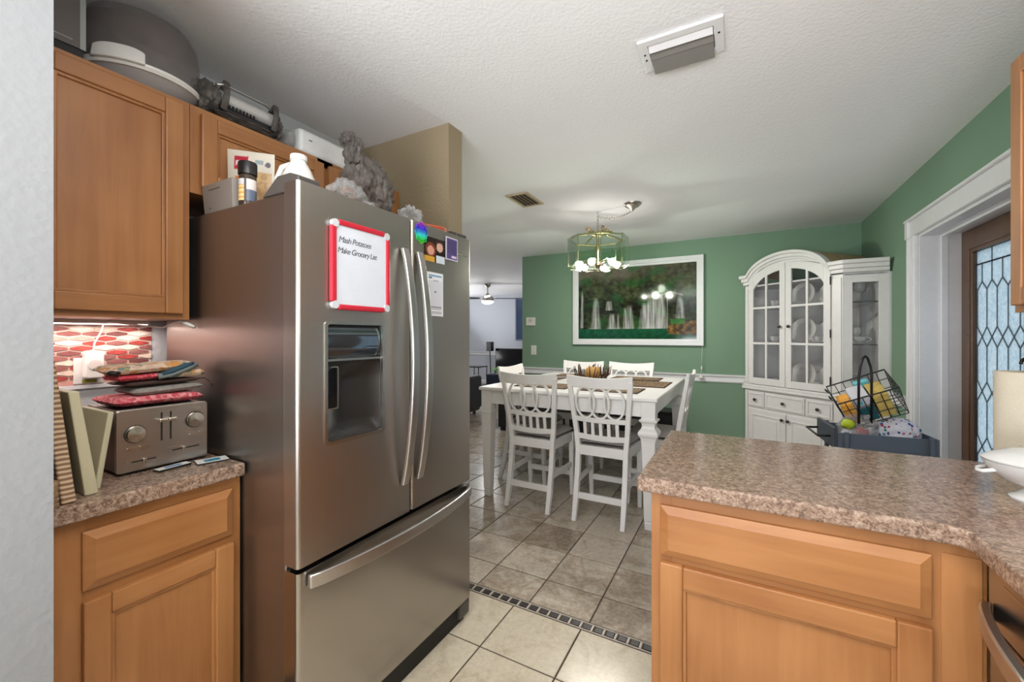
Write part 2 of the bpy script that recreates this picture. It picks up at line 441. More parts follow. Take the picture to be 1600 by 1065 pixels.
# right wall with the entry-door opening and an added, unseen window opening for light
DY0, DY1, DZ = 2.15, 3.78, 2.0
m = MB()
m.box(XR, 1.264, DY1, YB, 0, CEIL); m.box(XR, 1.264, DY0, DY1, DZ, CEIL); m.box(XR, 1.264, 0.58, DY0, 0, CEIL)
m.box(XR, 1.264, -0.86, 0.58, 0, 1.08); m.box(XR, 1.264, -0.86, 0.58, 2.02, CEIL); m.box(XR, 1.264, -2.3, -0.86, 0, CEIL)
wall_right = struct(m.build('wall_right', 'wall_green'))
m = MB(); m.box(-2.13, -1.6, -2.3, -2.18, 0, CEIL); m.box(0.7, XR, -2.3, -2.18, 0, CEIL); m.box(-1.6, 0.7, -2.3, -2.18, 2.15, CEIL)  # wide opening added out of view to let world light in
struct(m.build('wall_rear', 'wall_white'))
sbox('wall_rear_left', 'wall_white', -2.13, XL, -2.18, 0.06, 0, CEIL)
sbox('wall_living_back', 'wall_blue_grey', -7.6, -2.6, YF, YF+0.1, 0, CEIL)
sbox('wall_living_left', 'wall_blue_grey', -7.6, -7.45, 1.881, YF, 0, CEIL)
sbox('wall_living_front', 'wall_blue_grey', -7.45, XL-0.1, 1.78, 1.881, 0, CEIL)
sbox('wall_living_right', 'wall_blue_grey', -2.7, -2.6, YB+0.12, YF, 0, CEIL)

# ---- picket mosaic backsplash on the left wall
BSC = {'tile_red': (168, 72, 68), 'tile_rose': (150, 98, 94), 'tile_pink': (208, 154, 142), 'tile_cream': (226, 204, 188), 'tile_pale': (234, 220, 208), 'tile_dusk': (124, 78, 76)}
for k, c in BSC.items(): pm(k, c, 0.12, var=0.08, vscale=60)
bnames = ['tile_red', 'tile_rose', 'tile_pink', 'tile_cream', 'tile_pale', 'tile_dusk']; bw = [3, 3, 3, 3, 2, 1]
bm_cache = {}
BL, BR = 0.0632, 0.0171
R2 = random.Random(11)
MB().box(XL, XL+0.002, 0.300, 0.752, 1.143, 1.372).build('backsplash_grout', pm('splash_grout', (222, 206, 192), 0.8), wall_left)
for r in range(14):
    for c in range(9):
        cy = 0.27+BL*c+(BL/2 if r % 2 else 0); cz = 1.152+BR*r
        y0, y1 = max(0.302, cy-BL/2+0.0022), min(0.751, cy+BL/2-0.0022)
        if y1-y0 < 0.012 or cz > 1.368: continue
        full = (y1-y0) > BL-0.006
        mt = R2.choices(bnames, bw)[0]
        def hz(y): return 0.0046+(0.0108-0.0046)*max(0, 1-abs(y-cy)/(BL/2))-0.0018
        ys = sorted({y0, y1} | ({cy} if y0 < cy < y1 else set()))
        poly = [(y, cz-hz(y)) for y in ys]+[(y, cz+hz(y)) for y in ys[::-1]]
        if full and mt in bm_cache:
            src, sy, sz = bm_cache[mt]; o = src.copy(); COL.objects.link(o); o.location = src.location+Vector((0, cy-sy, cz-sz))
        else:
            o = MB().prism(poly, 'x', XL, XL+0.006).build('backsplash_tile', mt, wall_left)
            if full: bm_cache[mt] = (o, cy, cz)
t = struct(MB().box(XL, XL+0.012, 0.302, 0.752, 1.130, 1.143).build('trim_1', 'white_trim'))

# ---- chair rails and baseboards
def rail(poly_off, name, axis, base, sgn, a, b):
    poly = [(base+sgn*d, z) for d, z in poly_off]
    return struct(MB().prism(poly, axis, a, b).build(name, 'white_trim'))
RP = [(0, 0.79), (0.012, 0.79), (0.018, 0.805), (0.014, 0.82), (0.014, 0.845), (0.028, 0.862), (0.030, 0.88), (0, 0.88)]
rail(RP, 'trim_2', 'x', YB, -1, -2.715, XR)
rail(RP, 'trim_3', 'y', XR, -1, 3.94, YB-0.03)
rail(RP, 'trim_4', 'x', YF, -1, -7.4, -2.72)
BP = [(0, 0), (0.014, 0), (0.014, 0.085), (0.006, 0.10), (0, 0.10)]
rail(BP, 'baseboard_back', 'x', YB, -1, -2.715, XR); rail(BP, 'baseboard_right', 'y', XR, -1, 3.94, YB-0.02); rail(BP, 'baseboard_living', 'x', YF, -1, -7.4, -2.72)

# ---- entry door: casing, jambs, stops, slab with leaded glass
trim5 = struct(MB().box(XR-0.022, XR, DY1, DY1+0.115, 0, DZ).build('trim_5', 'white_trim', bevel=0.004))
MB().box(XR-0.032, XR, DY1+0.095, DY1+0.122, 0, DZ).build('casing_back_band', 'white_trim', trim5, bevel=0.004)
MB().box(XR-0.030, XR-0.018, DY1+0.012, DY1+0.028, 0, DZ).build('casing_bead', 'white_trim', trim5, bevel=0.004)
trim6 = struct(MB().box(XR-0.026, XR, DY0-0.115, DY1+0.115, DZ, DZ+0.105).build('trim_6', 'white_trim', bevel=0.004))
MB().box(XR-0.045, XR, DY0-0.135, DY1+0.135, DZ+0.105, DZ+0.122).build('casing_cap', 'white_trim', trim6, bevel=0.006)
MB().box(XR-0.038, XR, DY1+0.08, DY1+0.135, DZ-0.01, DZ+0.108).build('corner_block', 'white_trim', trim6, bevel=0.005)
MB().box(XR-0.038, XR, DY0-0.135, DY0-0.08, DZ-0.01, DZ+0.108).build('corner_block', 'white_trim', trim6, bevel=0.005)
struct(MB().box(XR-0.022, XR, DY0-0.115, DY0, 0, DZ).build('trim_7', 'white_trim', bevel=0.004))
m = MB(); m.box(XR, 1.31, DY1-0.018, DY1, 0, DZ); m.box(XR, 1.31, DY0, DY0+0.018, 0, DZ); m.box(XR, 1.31, DY0+0.018, DY1-0.018, DZ-0.018, DZ)
jamb = struct(m.build('trim_8', 'white_trim'))
m = MB(); m.box(1.165, 1.200, DY1-0.032, DY1-0.018, 0, DZ-0.018); m.box(1.165, 1.200, DY0+0.018, DY0+0.032, 0, DZ-0.018); m.box(1.165, 1.200, DY0+0.032, DY1-0.032, DZ-0.032, DZ-0.018)
m.build('door_stop', 'white_trim', jamb, bevel=0.003)
m = MB(); m.box(1.10, 1.122, DY1-0.024, DY1-0.018, 0, DZ-0.02); m.box(1.10, 1.122, DY0+0.02, DY1-0.02, DZ-0.024, DZ-0.018)
GY0, GY1, GZ0, GZ1 = 3.065, 3.60, 0.27, 1.832
door = bpy.data.objects.new('door_1', None); COL.objects.link(door); door.location = (1.285, 3.325, 0); struct(door, 'brown entry door with a leaded glass panel')
sx0, sx1 = 1.264, 1.304
a0, a1, zt = 2.874, DY1-0.021, DZ-0.021
MB().box(sx0, sx1, GY1, a1, 0.005, zt).build('stile', 'door_brown', door); MB().box(sx0, sx1, a0, GY0, 0.005, zt).build('stile', 'door_brown', door)
MB().box(sx0, sx1, GY0, GY1, GZ1, zt).build('rail', 'door_brown', door); MB().box(sx0, sx1, GY0, GY1, 0.005, GZ0).build('rail', 'door_brown', door)
def qrect(y0, y1, z0, z1): return [(y0, z0), (y1, z0), (y1, z1), (y0, z1)]
for d, w0, w1 in ((0.016, 0.034, 0.022), (0.010, 0.022, 0.0)):
    MB().ring(qrect(GY0-w0, GY1+w0, GZ0-w0, GZ1+w0), qrect(GY0-w1+0.002, GY1+w1-0.002, GZ0-w1+0.002, GZ1+w1-0.002), 'x', sx0-d, sx0+0.001).build('glass_moulding', 'door_brown', door, bevel=0.003)
for zz in (0.62, 1.05, 1.32, 1.66): MB().cyl((sx0-0.0175, GY1+0.028, zz), 0.004, 0.002, 'x', 8).build('moulding_screw', 'dark_metal', door)
def clip(poly, lo, hi, ax):
    for sgn, lim in ((1, lo), (-1, -hi)):
        out = []
        for i in range(len(poly)):
            p, q = poly[i], poly[(i+1) % len(poly)]; a = sgn*p[ax]-lim; b = sgn*q[ax]-lim
            if a >= 0: out.append(p)
            if (a >= 0) != (b >= 0):
                t = a/(a-b); out.append((p[0]+(q[0]-p[0])*t, p[1]+(q[1]-p[1])*t))
        poly = out
        if len(poly) < 3: return []
    return poly
PY = 0.11; YK = [3.48+PY*k for k in range(-5, 3)]; ZD = [1.31, 0.985, 0.655, 0.33]; HD = 0.06
panes = []
for y in YK:
    mid = y+PY/2
    for zd in ZD: panes.append([(y, zd-HD), (y+PY/2, zd), (y, zd+HD), (y-PY/2, zd)])
    for zu, zl in zip(ZD[:-1], ZD[1:]):
        panes.append([(y, zl+HD), (mid, zl), (y+PY, zl+HD), (y+PY, zu-HD), (mid, zu), (y, zu-HD)])
    panes.append([(y, 1.31+HD), (mid, 1.31), (y+PY, 1.31+HD), (y+PY, 1.592), (mid, 1.642), (y, 1.592)])
    panes.append([(y-PY/2, 1.642), (y, 1.592), (mid, 1.642), (mid, 1.75), (y-PY/2, 1.75)])
    panes.append([(y, 0.2), (y+PY, 0.2), (y+PY, ZD[-1]-HD), (mid, ZD[-1]), (y, ZD[-1]-HD)])
for y in [3.48+2*PY*k-PY/2 for k in range(-3, 3)]: panes.append([(y, 1.75), (y+2*PY, 1.75), (y+2*PY, 1.9), (y, 1.9)])
came = MB(); done = set()
for p in panes:
    q = clip(clip(p, GY0, GY1, 0), GZ0, GZ1, 1)
    if len(q) < 3: continue
    MB().prism(q, 'x', 1.278, 1.282).build('pane', 'textured_door_glass', door)
    for i in range(len(q)):
        a, b = q[i], q[(i+1) % len(q)]; k = tuple(sorted(((round(a[0], 3), round(a[1], 3)), (round(b[0], 3), round(b[1], 3)))))
        if k in done or math.dist(a, b) < 0.003: continue
        done.add(k); came.bar((1.280, a[0], a[1]), (1.280, b[0], b[1]), 0.010, 0.006, (1, 0, 0))
came.build('lead_came', 'lead_came', door)
door2 = bpy.data.objects.new('door_2', None); COL.objects.link(door2); door2.location = (1.285, 2.52, 0); struct(door2, 'second brown door leaf with a plain frosted panel')
MB().box(sx0, sx1, 2.69, 2.870, 0.005, zt).build('stile', 'door_brown', door2); MB().box(sx0, sx1, DY0+0.021, 2.36, 0.005, zt).build('stile', 'door_brown', door2)
MB().box(sx0, sx1, 2.36, 2.69, GZ1, zt).build('rail', 'door_brown', door2); MB().box(sx0, sx1, 2.36, 2.69, 0.005, GZ0).build('rail', 'door_brown', door2)
MB().box(1.278, 1.282, 2.36, 2.69, GZ0, GZ1).build('pane', 'textured_door_glass', door2)
# small window with dark shade on the living-room wall
win = bpy.data.objects.new('window_1', None); COL.objects.link(win); win.location = (-4.8, YF, 1.2); struct(win, 'dark blue shaded window on the living room wall')
MB().ring(qrect(-5.25, -4.30, 1.20, 2.33), qrect(-5.21, -4.34, 1.24, 2.29), 'y', YF-0.02, YF+0.001).build('window_frame', pm('window_frame_blue', (96, 112, 138), 0.4), win)
MB().box(-5.21, -4.34, YF-0.006, YF, 1.24, 2.29).build('pane', pm('dusk_pane', (58, 74, 104), 0.2), win)

# =================================================================== KITCHEN
from mathutils import noise as mnoise
def cab_door(parent, axis, back, sgn, u0, u1, z0, z1, t=0.020, st=0.052, name='door'):
    """frame-and-panel door; axis is the direction its face looks along, u the other horizontal axis"""
    def B(m, a, b, c, d, d0, d1):
        x0, x1 = sorted((back+sgn*d0, back+sgn*d1))
        if axis == 'x': m.box(x0, x1, a, b, c, d)
        else: m.box(a, b, x0, x1, c, d)
        return m
    hor = 'maple_along_y' if axis == 'x' else 'maple_along_x'
    d = B(MB(), u0+st-0.004, u1-st+0.004, z0+st-0.004, z1-st+0.004, 0.001, t-0.013).build(name, 'maple_vertical', parent)
    B(MB(), u0, u0+st, z0, z1, 0, t).build('stile', 'maple_vertical', d, bevel=0.004); B(MB(), u1-st, u1, z0, z1, 0, t).build('stile', 'maple_vertical', d, bevel=0.004)
    B(MB(), u0+st, u1-st, z1-st, z1, 0, t).build('rail', hor, d, bevel=0.004)
    B(MB(), u0+st, u1-st, z0, z0+st, 0, t).build('rail', hor, d, bevel=0.004)
    s2 = st-0.002; k = 0.011; x0, x1 = sorted((back+sgn*0.004, back+sgn*(t-0.006)))
    MB().ring([(u0+s2, z0+s2), (u1-s2, z0+s2), (u1-s2, z1-s2), (u0+s2, z1-s2)], [(u0+s2+k, z0+s2+k), (u1-s2-k, z0+s2+k), (u1-s2-k, z1-s2-k), (u0+s2+k, z1-s2-k)], axis, x0, x1).build('panel_moulding', 'maple_vertical', d, bevel=0.003)
    return d
def slab_drawer(parent, axis, back, sgn, u0, u1, z0, z1, t=0.020):
    hor = 'maple_along_y' if axis == 'x' else 'maple_along_x'; i = 0.016
    ys = [(u0, z0), (u1, z0), (u1, z1), (u0, z1)]; yi = [(u0+i, z0+i), (u1-i, z0+i), (u1-i, z1-i), (u0+i, z1-i)]; yj = [(u0+i+0.006, z0+i+0.006), (u1-i-0.006, z0+i+0.006), (u1-i-0.006, z1-i-0.006), (u0+i+0.006, z1-i-0.006)]
    def P(p, d): return (back+sgn*d, p[0], p[1]) if axis == 'x' else (p[0], back+sgn*d, p[1])
    vs = [P(p, 0) for p in ys]+[P(p, t*0.5) for p in ys]+[P(p, t-0.003) for p in yi]+[P(p, t) for p in yj]
    fs = [(0, 1, 2, 3), (12, 13, 14, 15)]
    for L in range(3):
        for k in range(4): j = (k+1) % 4; fs.append((L*4+k, L*4+j, L*4+4+j, L*4+4+k))
    return MB().add(vs, fs).build('drawer', hor, parent, bevel=0.002)

# ---- left wall cabinet
c = thing('wall_cabinet', 'honey maple wall cabinet with one panel door above the toaster', 'cabinet', (-1.86, 0.52, 1.37))
MB().box(XL+0.002, -1.712, 0.303, 0.735, 1.372, 2.130).build('body', 'maple_vertical', c)
MB().box(-1.712, -1.693, 0.303, 0.40, 1.372, 2.130).build('face_frame_stile', 'maple_vertical', c)
MB().box(-1.712, -1.693, 0.700, 0.735, 1.372, 2.130).build('face_frame_stile', 'maple_vertical', c)

MB().box(-1.712, -1.693, 0.40, 0.70, 1.372, 1.41).build('face_frame_rail', 'maple_along_y', c)
MB().box(-1.712, -1.693, 0.40, 0.70, 2.095, 2.130).build('face_frame_rail', 'maple_along_y', c)
cab_door(c, 'x', -1.693, 1, 0.350, 0.712, 1.390, 2.112)
# ---- cabinet over the fridge
c = thing('wall_cabinet', 'short maple wall cabinet with two doors over the refrigerator', 'cabinet', (-1.86, 1.25, 1.82))
MB().box(XL+0.002, -1.712, 0.737, 1.758, 1.820, 2.130).build('body', 'maple_vertical', c)
MB().box(-1.712, -1.693, 0.737, 0.79, 1.82, 2.13).build('face_frame_stile', 'maple_vertical', c)
MB().box(-1.712, -1.693, 1.24, 1.32, 1.82, 2.13).build('face_frame_stile', 'maple_vertical', c)
MB().box(-1.712, -1.693, 1.70, 1.758, 1.82, 2.13).build('face_frame_stile', 'maple_vertical', c)

MB().box(-1.712, -1.693, 0.79, 1.70, 1.82, 1.86).build('face_frame_rail', 'maple_along_y', c)
MB().box(-1.712, -1.693, 0.79, 1.70, 2.095, 2.13).build('face_frame_rail', 'maple_along_y', c)
cab_door(c, 'x', -1.693, 1, 0.766, 1.262, 1.845, 2.108); cab_door(c, 'x', -1.693, 1, 1.290, 1.728, 1.845, 2.108)
# ---- left base cabinet
c = thing('base_cabinet', 'maple base cabinet with one drawer and one door beside the refrigerator', 'cabinet', (-1.7, 0.52, 0))
MB().box(XL+0.002, -1.424, 0.303, 0.750, 0.10, 0.872).build('body', 'maple_vertical', c)
MB().box(XL+0.002, -1.48, 0.303, 0.750, 0.0, 0.10).build('toe_kick', 'black_matte', c)
MB().box(-1.424, -1.405, 0.303, 0.39, 0.10, 0.872).build('face_frame_stile', 'maple_vertical', c)
MB().box(-1.424, -1.405, 0.715, 0.750, 0.10, 0.872).build('face_frame_stile', 'maple_vertical', c)

MB().box(-1.424, -1.405, 0.39, 0.715, 0.825, 0.872).build('face_frame_rail', 'maple_along_y', c)
MB().box(-1.424, -1.405, 0.39, 0.715, 0.65, 0.71).build('face_frame_rail', 'maple_along_y', c)
MB().box(-1.424, -1.405, 0.39, 0.715, 0.10, 0.14).build('face_frame_rail', 'maple_along_y', c)
MB().box(-1.4049, -1.4025, 0.303, 0.352, 0.10, 0.865).build('filler_strip', 'maple_vertical', c)
slab_drawer(c, 'x', -1.405, 1, 0.383, 0.724, 0.693, 0.838); cab_door(c, 'x', -1.405, 1, 0.383, 0.724, 0.125, 0.669)
# ---- left worktop with low back upstand
c = thing('countertop', 'short granite-patterned laminate worktop under the toaster', 'countertop', (-1.7, 0.52, 0.872))
MB().box(XL+0.002, -1.374, 0.302, 0.751, 0.873, 0.914).build('worktop_slab', 'granite_laminate', c, bevel=0.006, seg=3)
MB().box(XL+0.002, XL+0.022, 0.302, 0.751, 0.9142, 1.012).build('back_upstand', 'granite_laminate', c, bevel=0.003)

# ---- refrigerator
FX = -1.104
fr = thing('refrigerator', 'stainless french door refrigerator with water dispenser and freezer drawer', 'refrigerator', (-1.5, 1.18, 0))
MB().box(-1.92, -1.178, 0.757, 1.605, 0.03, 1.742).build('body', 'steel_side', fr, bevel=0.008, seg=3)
MB().box(-1.178, -1.166, 0.765, 1.597, 0.06, 1.735).build('door_gasket', 'black_matte', fr)
def fdoor(name, y0, y1, z0, z1, hole=None, mat='steel_door'):
    r = 0.012
    poly = [(-1.166, y0), (FX-r, y0)]
    for i in range(7): a = -PI/2+PI/2*i/6; poly.append((FX-r+r*math.cos(a), y0+r+r*math.sin(a)))
    for i in range(7): a = PI/2*i/6; poly.append((FX-r+r*math.cos(a), y1-r+r*math.sin(a)))
    poly += [(-1.166, y1)]
    m = MB()
    if hole is None: m.prism(poly, 'z', z0, z1)
    else:
        hy0, hy1, hz0, hz1 = hole
        m.prism(poly, 'z', z0, hz0); m.prism(poly, 'z', hz1, z1)
        def cut(lo, hi):
            q = clip([(p[0], p[1]) for p in poly], lo, hi, 1); return q
        m.prism(cut(y0, hy0), 'z', hz0, hz1); m.prism(cut(hy1, y1), 'z', hz0, hz1)
        m.box(-1.166, -1.160, hy0, hy1, hz0, hz1)
    return m.build(name, mat, fr, smooth=35)
HO = (0.838, 1.067, 0.985, 1.355)
d1 = fdoor('door', 0.745, 1.211, 0.646, 1.762, HO); d2 = fdoor('door', 1.217, 1.614, 0.646, 1.762)
d3 = fdoor('freezer_drawer', 0.745, 1.614, 0.100, 0.632, None, 'steel_drawer')
def bow_handle(parent, pts, wside, side, th):
    m = MB(); n = len(pts)
    for i in range(n-1): pass
    vs = []; fs = []
    for i, p in enumerate(pts):
        p = Vector(p); s_ = Vector(side)*wside/2; o_ = Vector((th/2, 0, 0))
        vs += [p-s_-o_, p+s_-o_, p+s_+o_, p-s_+o_]
    for i in range(n-1):
        for k in range(4): l = (k+1) % 4; fs.append((i*4+k, i*4+l, i*4+4+l, i*4+4+k))
    fs += [(0, 1, 2, 3), tuple((n-1)*4+k for k in (3, 2, 1, 0))]
    return m.add(vs, fs)
for d, yy in ((d1, 1.166), (d2, 1.246)):
    pts = [(FX+0.010+0.052*math.sin(PI*i/20)**0.8, yy, 0.762+0.880*i/20) for i in range(21)]
    bow_handle(d, pts, 0.033, (0, 1, 0), 0.016).build('handle', 'steel_handle', d, smooth=30, bevel=0.004)
pts = [(FX+0.012+0.050*math.sin(PI*i/24)**0.7, 0.772+0.822*i/24, 0.603) for i in range(25)]
bow_handle(d3, pts, 0.040, (0, 0, 1), 0.016).build('handle', 'steel_handle', d3, smooth=30, bevel=0.004)
# dispenser
dp = MB().ring(rrect(0.832, 1.073, 0.979, 1.361, 0.014), rrect(0.842, 1.063, 0.989, 1.351, 0.010), 'x', FX-0.004, FX+0.004).build('dispenser', 'nickel', fr, smooth=40)
pm('dispenser_grey', (38, 36, 35), 0.25)
m = MB()   # curved niche behind the opening
def niche(u, v):
    y = 0.838+0.229*u; z = 0.985+0.262*v; k = math.sin(PI*u)
    return (FX-0.012-0.041*k**0.6*min(1, (1.02-v)*4)*min(1, 0.35+v*5), y, z)
m.grid(niche, 20, 16); m.build('niche', 'dispenser_grey', dp, smooth=1)
MB().box(-1.1595, FX-0.014, 0.840, 1.065, 0.986, 0.993).build('drip_tray', pm('tray_dark', (62, 59, 57), 0.35), dp)
pp = MB()
pp.grid(lambda u, v: (FX-0.006-0.010*(2*v-1)**2, 0.840+0.225*u, 1.243+0.110*v), 4, 10)
pp.build('display_panel', pm('display_mirror', (120, 128, 136), 0.06, 0.9), dp, smooth=1)
MB().box(FX-0.022, FX-0.001, 0.840, 1.065, 1.236, 1.243).build('display_lip', 'nickel', dp)
MB().box(FX-0.05, FX-0.012, 0.843, 0.94, 1.222, 1.236).build('spout', 'black_plastic', dp, bevel=0.003)
pd = MB().prism(rrect(0.856, 0.902, 1.085, 1.215, 0.005), 'x', FX-0.040, FX-0.030).build('paddle', 'black_gloss', dp)
MB().ring(rrect(0.853, 0.905, 1.082, 1.218, 0.006), rrect(0.857, 0.901, 1.086, 1.214, 0.005), 'x', FX-0.041, FX-0.027).build('paddle_rim', 'nickel', pd)
# hinge covers, base grille, badge
pm('hinge_grey', (74, 69, 66), 0.4)
for y0, y1 in ((0.757, 0.83), (1.53, 1.605)):
    MB().prism([(-1.30, 1.7425), (-1.168, 1.7425), (-1.168, 1.7625), (-1.12, 1.7625), (-1.12, 1.782), (-1.16, 1.796), (-1.22, 1.796)], 'y', y0, y1).build('hinge_cover', 'hinge_grey', fr, bevel=0.004)
m = MB().box(-1.168, -1.128, 0.77, 1.59, 0.0, 0.095); m.build('base_grille', 'black_matte', fr)
MB().prism([(-1.168, 0.012), (-1.11, 0.025), (-1.108, 0.094), (-1.168, 0.094)], 'y', 1.54, 1.612).build('foot_cover', 'hinge_grey', fr, bevel=0.006)
for k, (y_, w_, h_) in enumerate(((1.516, 0.006, 0.012), (1.526, 0.009, 0.010), (1.539, 0.008, 0.012), (1.551, 0.010, 0.010), (1.566, 0.016, 0.003))):
    MB().prism(rrect(y_, y_+w_, 1.677, 1.677+h_, 0.0012, 2), 'x', FX-0.0005, FX+0.0012).build('badge_mark', 'nickel', d2)

# ---- things stuck on the refrigerator
def onf(y, z, d=0.0): return (FX+d, y, z)
wb = thing('whiteboard', 'small whiteboard with red edges and handwritten notes on the fridge door', 'whiteboard', (FX, 0.967, 1.398))
MB().box(FX+0.002, FX+0.010, 0.853, 1.082, 1.404, 1.672).build('board', pm('board_white', (204, 208, 217), 0.12), wb)
pm('red_plastic', (186, 34, 52), 0.35); pm('corner_clear', (190, 192, 196), 0.2)
for b in ((0.845, 0.866, 1.420, 1.656), (1.072, 1.089, 1.420, 1.656), (0.872, 1.064, 1.397, 1.414), (0.872, 1.064, 1.661, 1.679)):
    MB().box(FX+0.001, FX+0.016, *b).build('edge_strip', 'red_plastic', wb, bevel=0.005)
for yy, zz in ((0.861, 1.412), (1.074, 1.412), (0.861, 1.664), (1.074, 1.664)):
    MB().cyl((FX+0.001, yy, zz), 0.0125, 0.0145, 'x', 16).build('corner_cap', 'corner_clear', wb, smooth=40)
YZ = Matrix(((0, 0, 1), (1, 0, 0), (0, 1, 0))).to_4x4()
pm('marker_ink', (40, 42, 56), 0.5)
lettering('handwriting', 'Mash Potatoes', 0.026, Matrix.Translation((FX+0.0105, 0.874, 1.609)) @ YZ, 'marker_ink', wb, 0.25, 0.85)
lettering('handwriting', 'Make Grocery List', 0.026, Matrix.Translation((FX+0.0105, 0.870, 1.575)) @ YZ, 'marker_ink', wb, 0.25, 0.82)
# flower magnet
fl = thing('magnet', 'rainbow flower-shaped magnet at the top of the right fridge door', 'magnet', (FX, 1.268, 1.69))
vcol('rainbow_print', 0.25)
def fpoly(r, k, n=64, ph=0): return [(1.268+(r+k*math.cos(8*2*PI*i/n+ph))*math.cos(2*PI*i/n), 1.722+1.15*(r+k*math.cos(8*2*PI*i/n+ph))*math.sin(2*PI*i/n)) for i in range(n)]
import colorsys
def rainbow(co):
    h = 0.83-0.55*max(0, min(1, (1.722+0.04-(co.z+1.69))/0.08)); r, g, b = colorsys.hsv_to_rgb(h % 1, 0.75, 0.8); return (r*255, g*255, b*255)
m = MB()
for rr in range(6):
    m.ring(fpoly(0.0045*rr+0.0040, 0.0006*rr), fpoly(0.0045*rr, 0.0006*rr), 'x', FX+0.001, FX+0.004)
paint(m.build('centre', 'rainbow_print', fl), rainbow)
paint(MB().ring(fpoly(0.034, 0.004), fpoly(0.031, 0.004), 'x', FX+0.001, FX+0.004).build('outer_loops', 'rainbow_print', fl), rainbow)
paint(MB().ring(fpoly(0.030, 0.004, ph=PI), fpoly(0.027, 0.004, ph=PI), 'x', FX+0.001, FX+0.004).build('inner_loops', 'rainbow_print', fl), rainbow)
# photo print, purple card, notice card
def sheet(name, y0, y1, z0, z1, fn, ny, nz, label, cat, d=0.001, mat='print_matte'):
    m = MB(); m.grid(lambda u, v: (FX+d, y0+(y1-y0)*u, z0+(z1-z0)*v), ny, nz)
    o = m.build(name, mat, None, solid=0.0008); loc = o.location.copy()
    paint(o, lambda co: fn((co.y+loc.y-y0)/(y1-y0), (co.z+loc.z-z0)/(z1-z0)))
    return tag(o, label, cat)
def photo(u, v):
    c = (40, 30, 28)
    if (u-0.72)**2/0.10+(v-0.72)**2/0.16 < 0.5: c = (56, 38, 34)
    if (u-0.30)**2/0.12+(v-0.48)**2/0.18 < 0.5: c = (120, 60, 40)
    if (u-0.74)**2+(v-0.66)**2*0.7 < 0.026: c = (206, 164, 148)
    if (u-0.30)**2+(v-0.46)**2*0.7 < 0.026: c = (204, 150, 132)
    if v < 0.22 and u < 0.48: c = (206, 158, 62)
    if v < 0.30 and u > 0.56: c = (206, 212, 220)
    return c
sheet('photograph', 1.286, 1.416, 1.618, 1.718, photo, 40, 34, 'photo print of two people held on the right fridge door', 'photo', 0.002, 'print_glossy')
def purple(u, v):
    if u < 0.07 or v < 0.05 or u > 0.95 or v > 0.96: return (206, 198, 214)
    if 0.12 < v < 0.2 and 0.5 < u < 0.9: return (214, 196, 220)
    if 0.3 < v < 0.9 and int(u*14) % 2 and 0.15 < u < 0.85: return (62, 52, 96)
    return (84, 70, 122)
sheet('postcard', 1.420, 1.506, 1.643, 1.742, purple, 30, 30, 'small purple printed card on the right fridge door', 'card', 0.004)
def notice(u, v):
    if 0.90 < v < 0.95 and 0.08 < u < 0.9: return (70, 150, 190)
    if 0.86 < v < 0.885 and 0.1 < u < 0.3: return (40, 70, 110)
    if 0.815 < v < 0.83 and 0.35 < u < 0.7: return (130, 130, 140)
    if 0.22 < v < 0.80 and 0.07 < u < 0.93: return (210, 212, 220) if not (0.54 < v < 0.575 and 0.45 < u < 0.55) else (70, 70, 80)
    if v < 0.22 and int(v*60) % 3 == 0 and 0.08 < u < 0.92: return (140, 138, 150)
    return (228, 228, 232)
sheet('notice_card', 1.304, 1.406, 1.396, 1.576, notice, 26, 60, 'tall white printed notice card on the right fridge door beside the handle', 'card')

# ---- toaster
TX = -1.543
tt = thing('toaster', 'stainless four-slice toaster with two round dials on the worktop', 'toaster', (-1.67, 0.605, 0.914))
MB().prism(rrect(-1.790, TX-0.004, 0.926, 1.098, 0.014), 'y', 0.494, 0.716).build('body', pm('toaster_side', (78, 68, 62), 0.35, 0.6), tt, smooth=40)
MB().prism(rrect(0.490, 0.720, 0.922, 1.102, 0.010), 'x', TX-0.006, TX+0.004).build('front_panel', 'steel_toaster', tt, smooth=40, bevel=0.002)
MB().box(-1.78, TX-0.02, 0.50, 0.71, 1.0975, 1.1005).build('top_plate', 'steel_toaster', tt, bevel=0.001)
for yy in (0.535, 0.585, 0.635, 0.685): MB().box(-1.76, -1.59, yy-0.011, yy+0.011, 1.0995, 1.1015).build('slot', 'black_matte', tt)
for x_ in (-1.76, -1.575):
    for y_ in (0.52, 0.69): MB().cyl((x_, y_, 0.9145), 0.012, 0.012, 'z', 12).build('foot', 'black_plastic', tt)
X1 = TX+0.004
for yy, zz in ((0.533, 1.030), (0.684, 1.047)):
    k = MB().lathe([(0.0245, 0), (0.0245, 0.006), (0.021, 0.012), (0.0, 0.015)], (X1, yy, zz), 28, 'x').build('dial', 'nickel', tt, smooth=35)
    MB().lathe([(0.0262, 0), (0.0262, 0.003)], (X1-0.0005, yy, zz), 28, 'x').build('dial_rim', 'black_plastic', k)
for yy in (0.596, 0.619): MB().box(X1-0.001, X1+0.0008, yy-0.0022, yy+0.0022, 0.998, 1.083).build('lever_slot', 'black_matte', tt)
for yy in (0.596, 0.619): MB().box(X1, X1+0.018, yy-0.0115, yy+0.011, 1.055, 1.066).build('lever', 'nickel', tt, bevel=0.003)
for yy, zz in ((0.524, 0.988), (0.553, 0.990), (0.678, 0.999), (0.703, 1.003), (0.690, 1.083)):
    MB().prism(rrect(yy-0.010, yy+0.010, zz-0.004, zz+0.004, 0.0038), 'x', X1-0.0005, X1+0.003).build('button', 'nickel', tt, smooth=40)
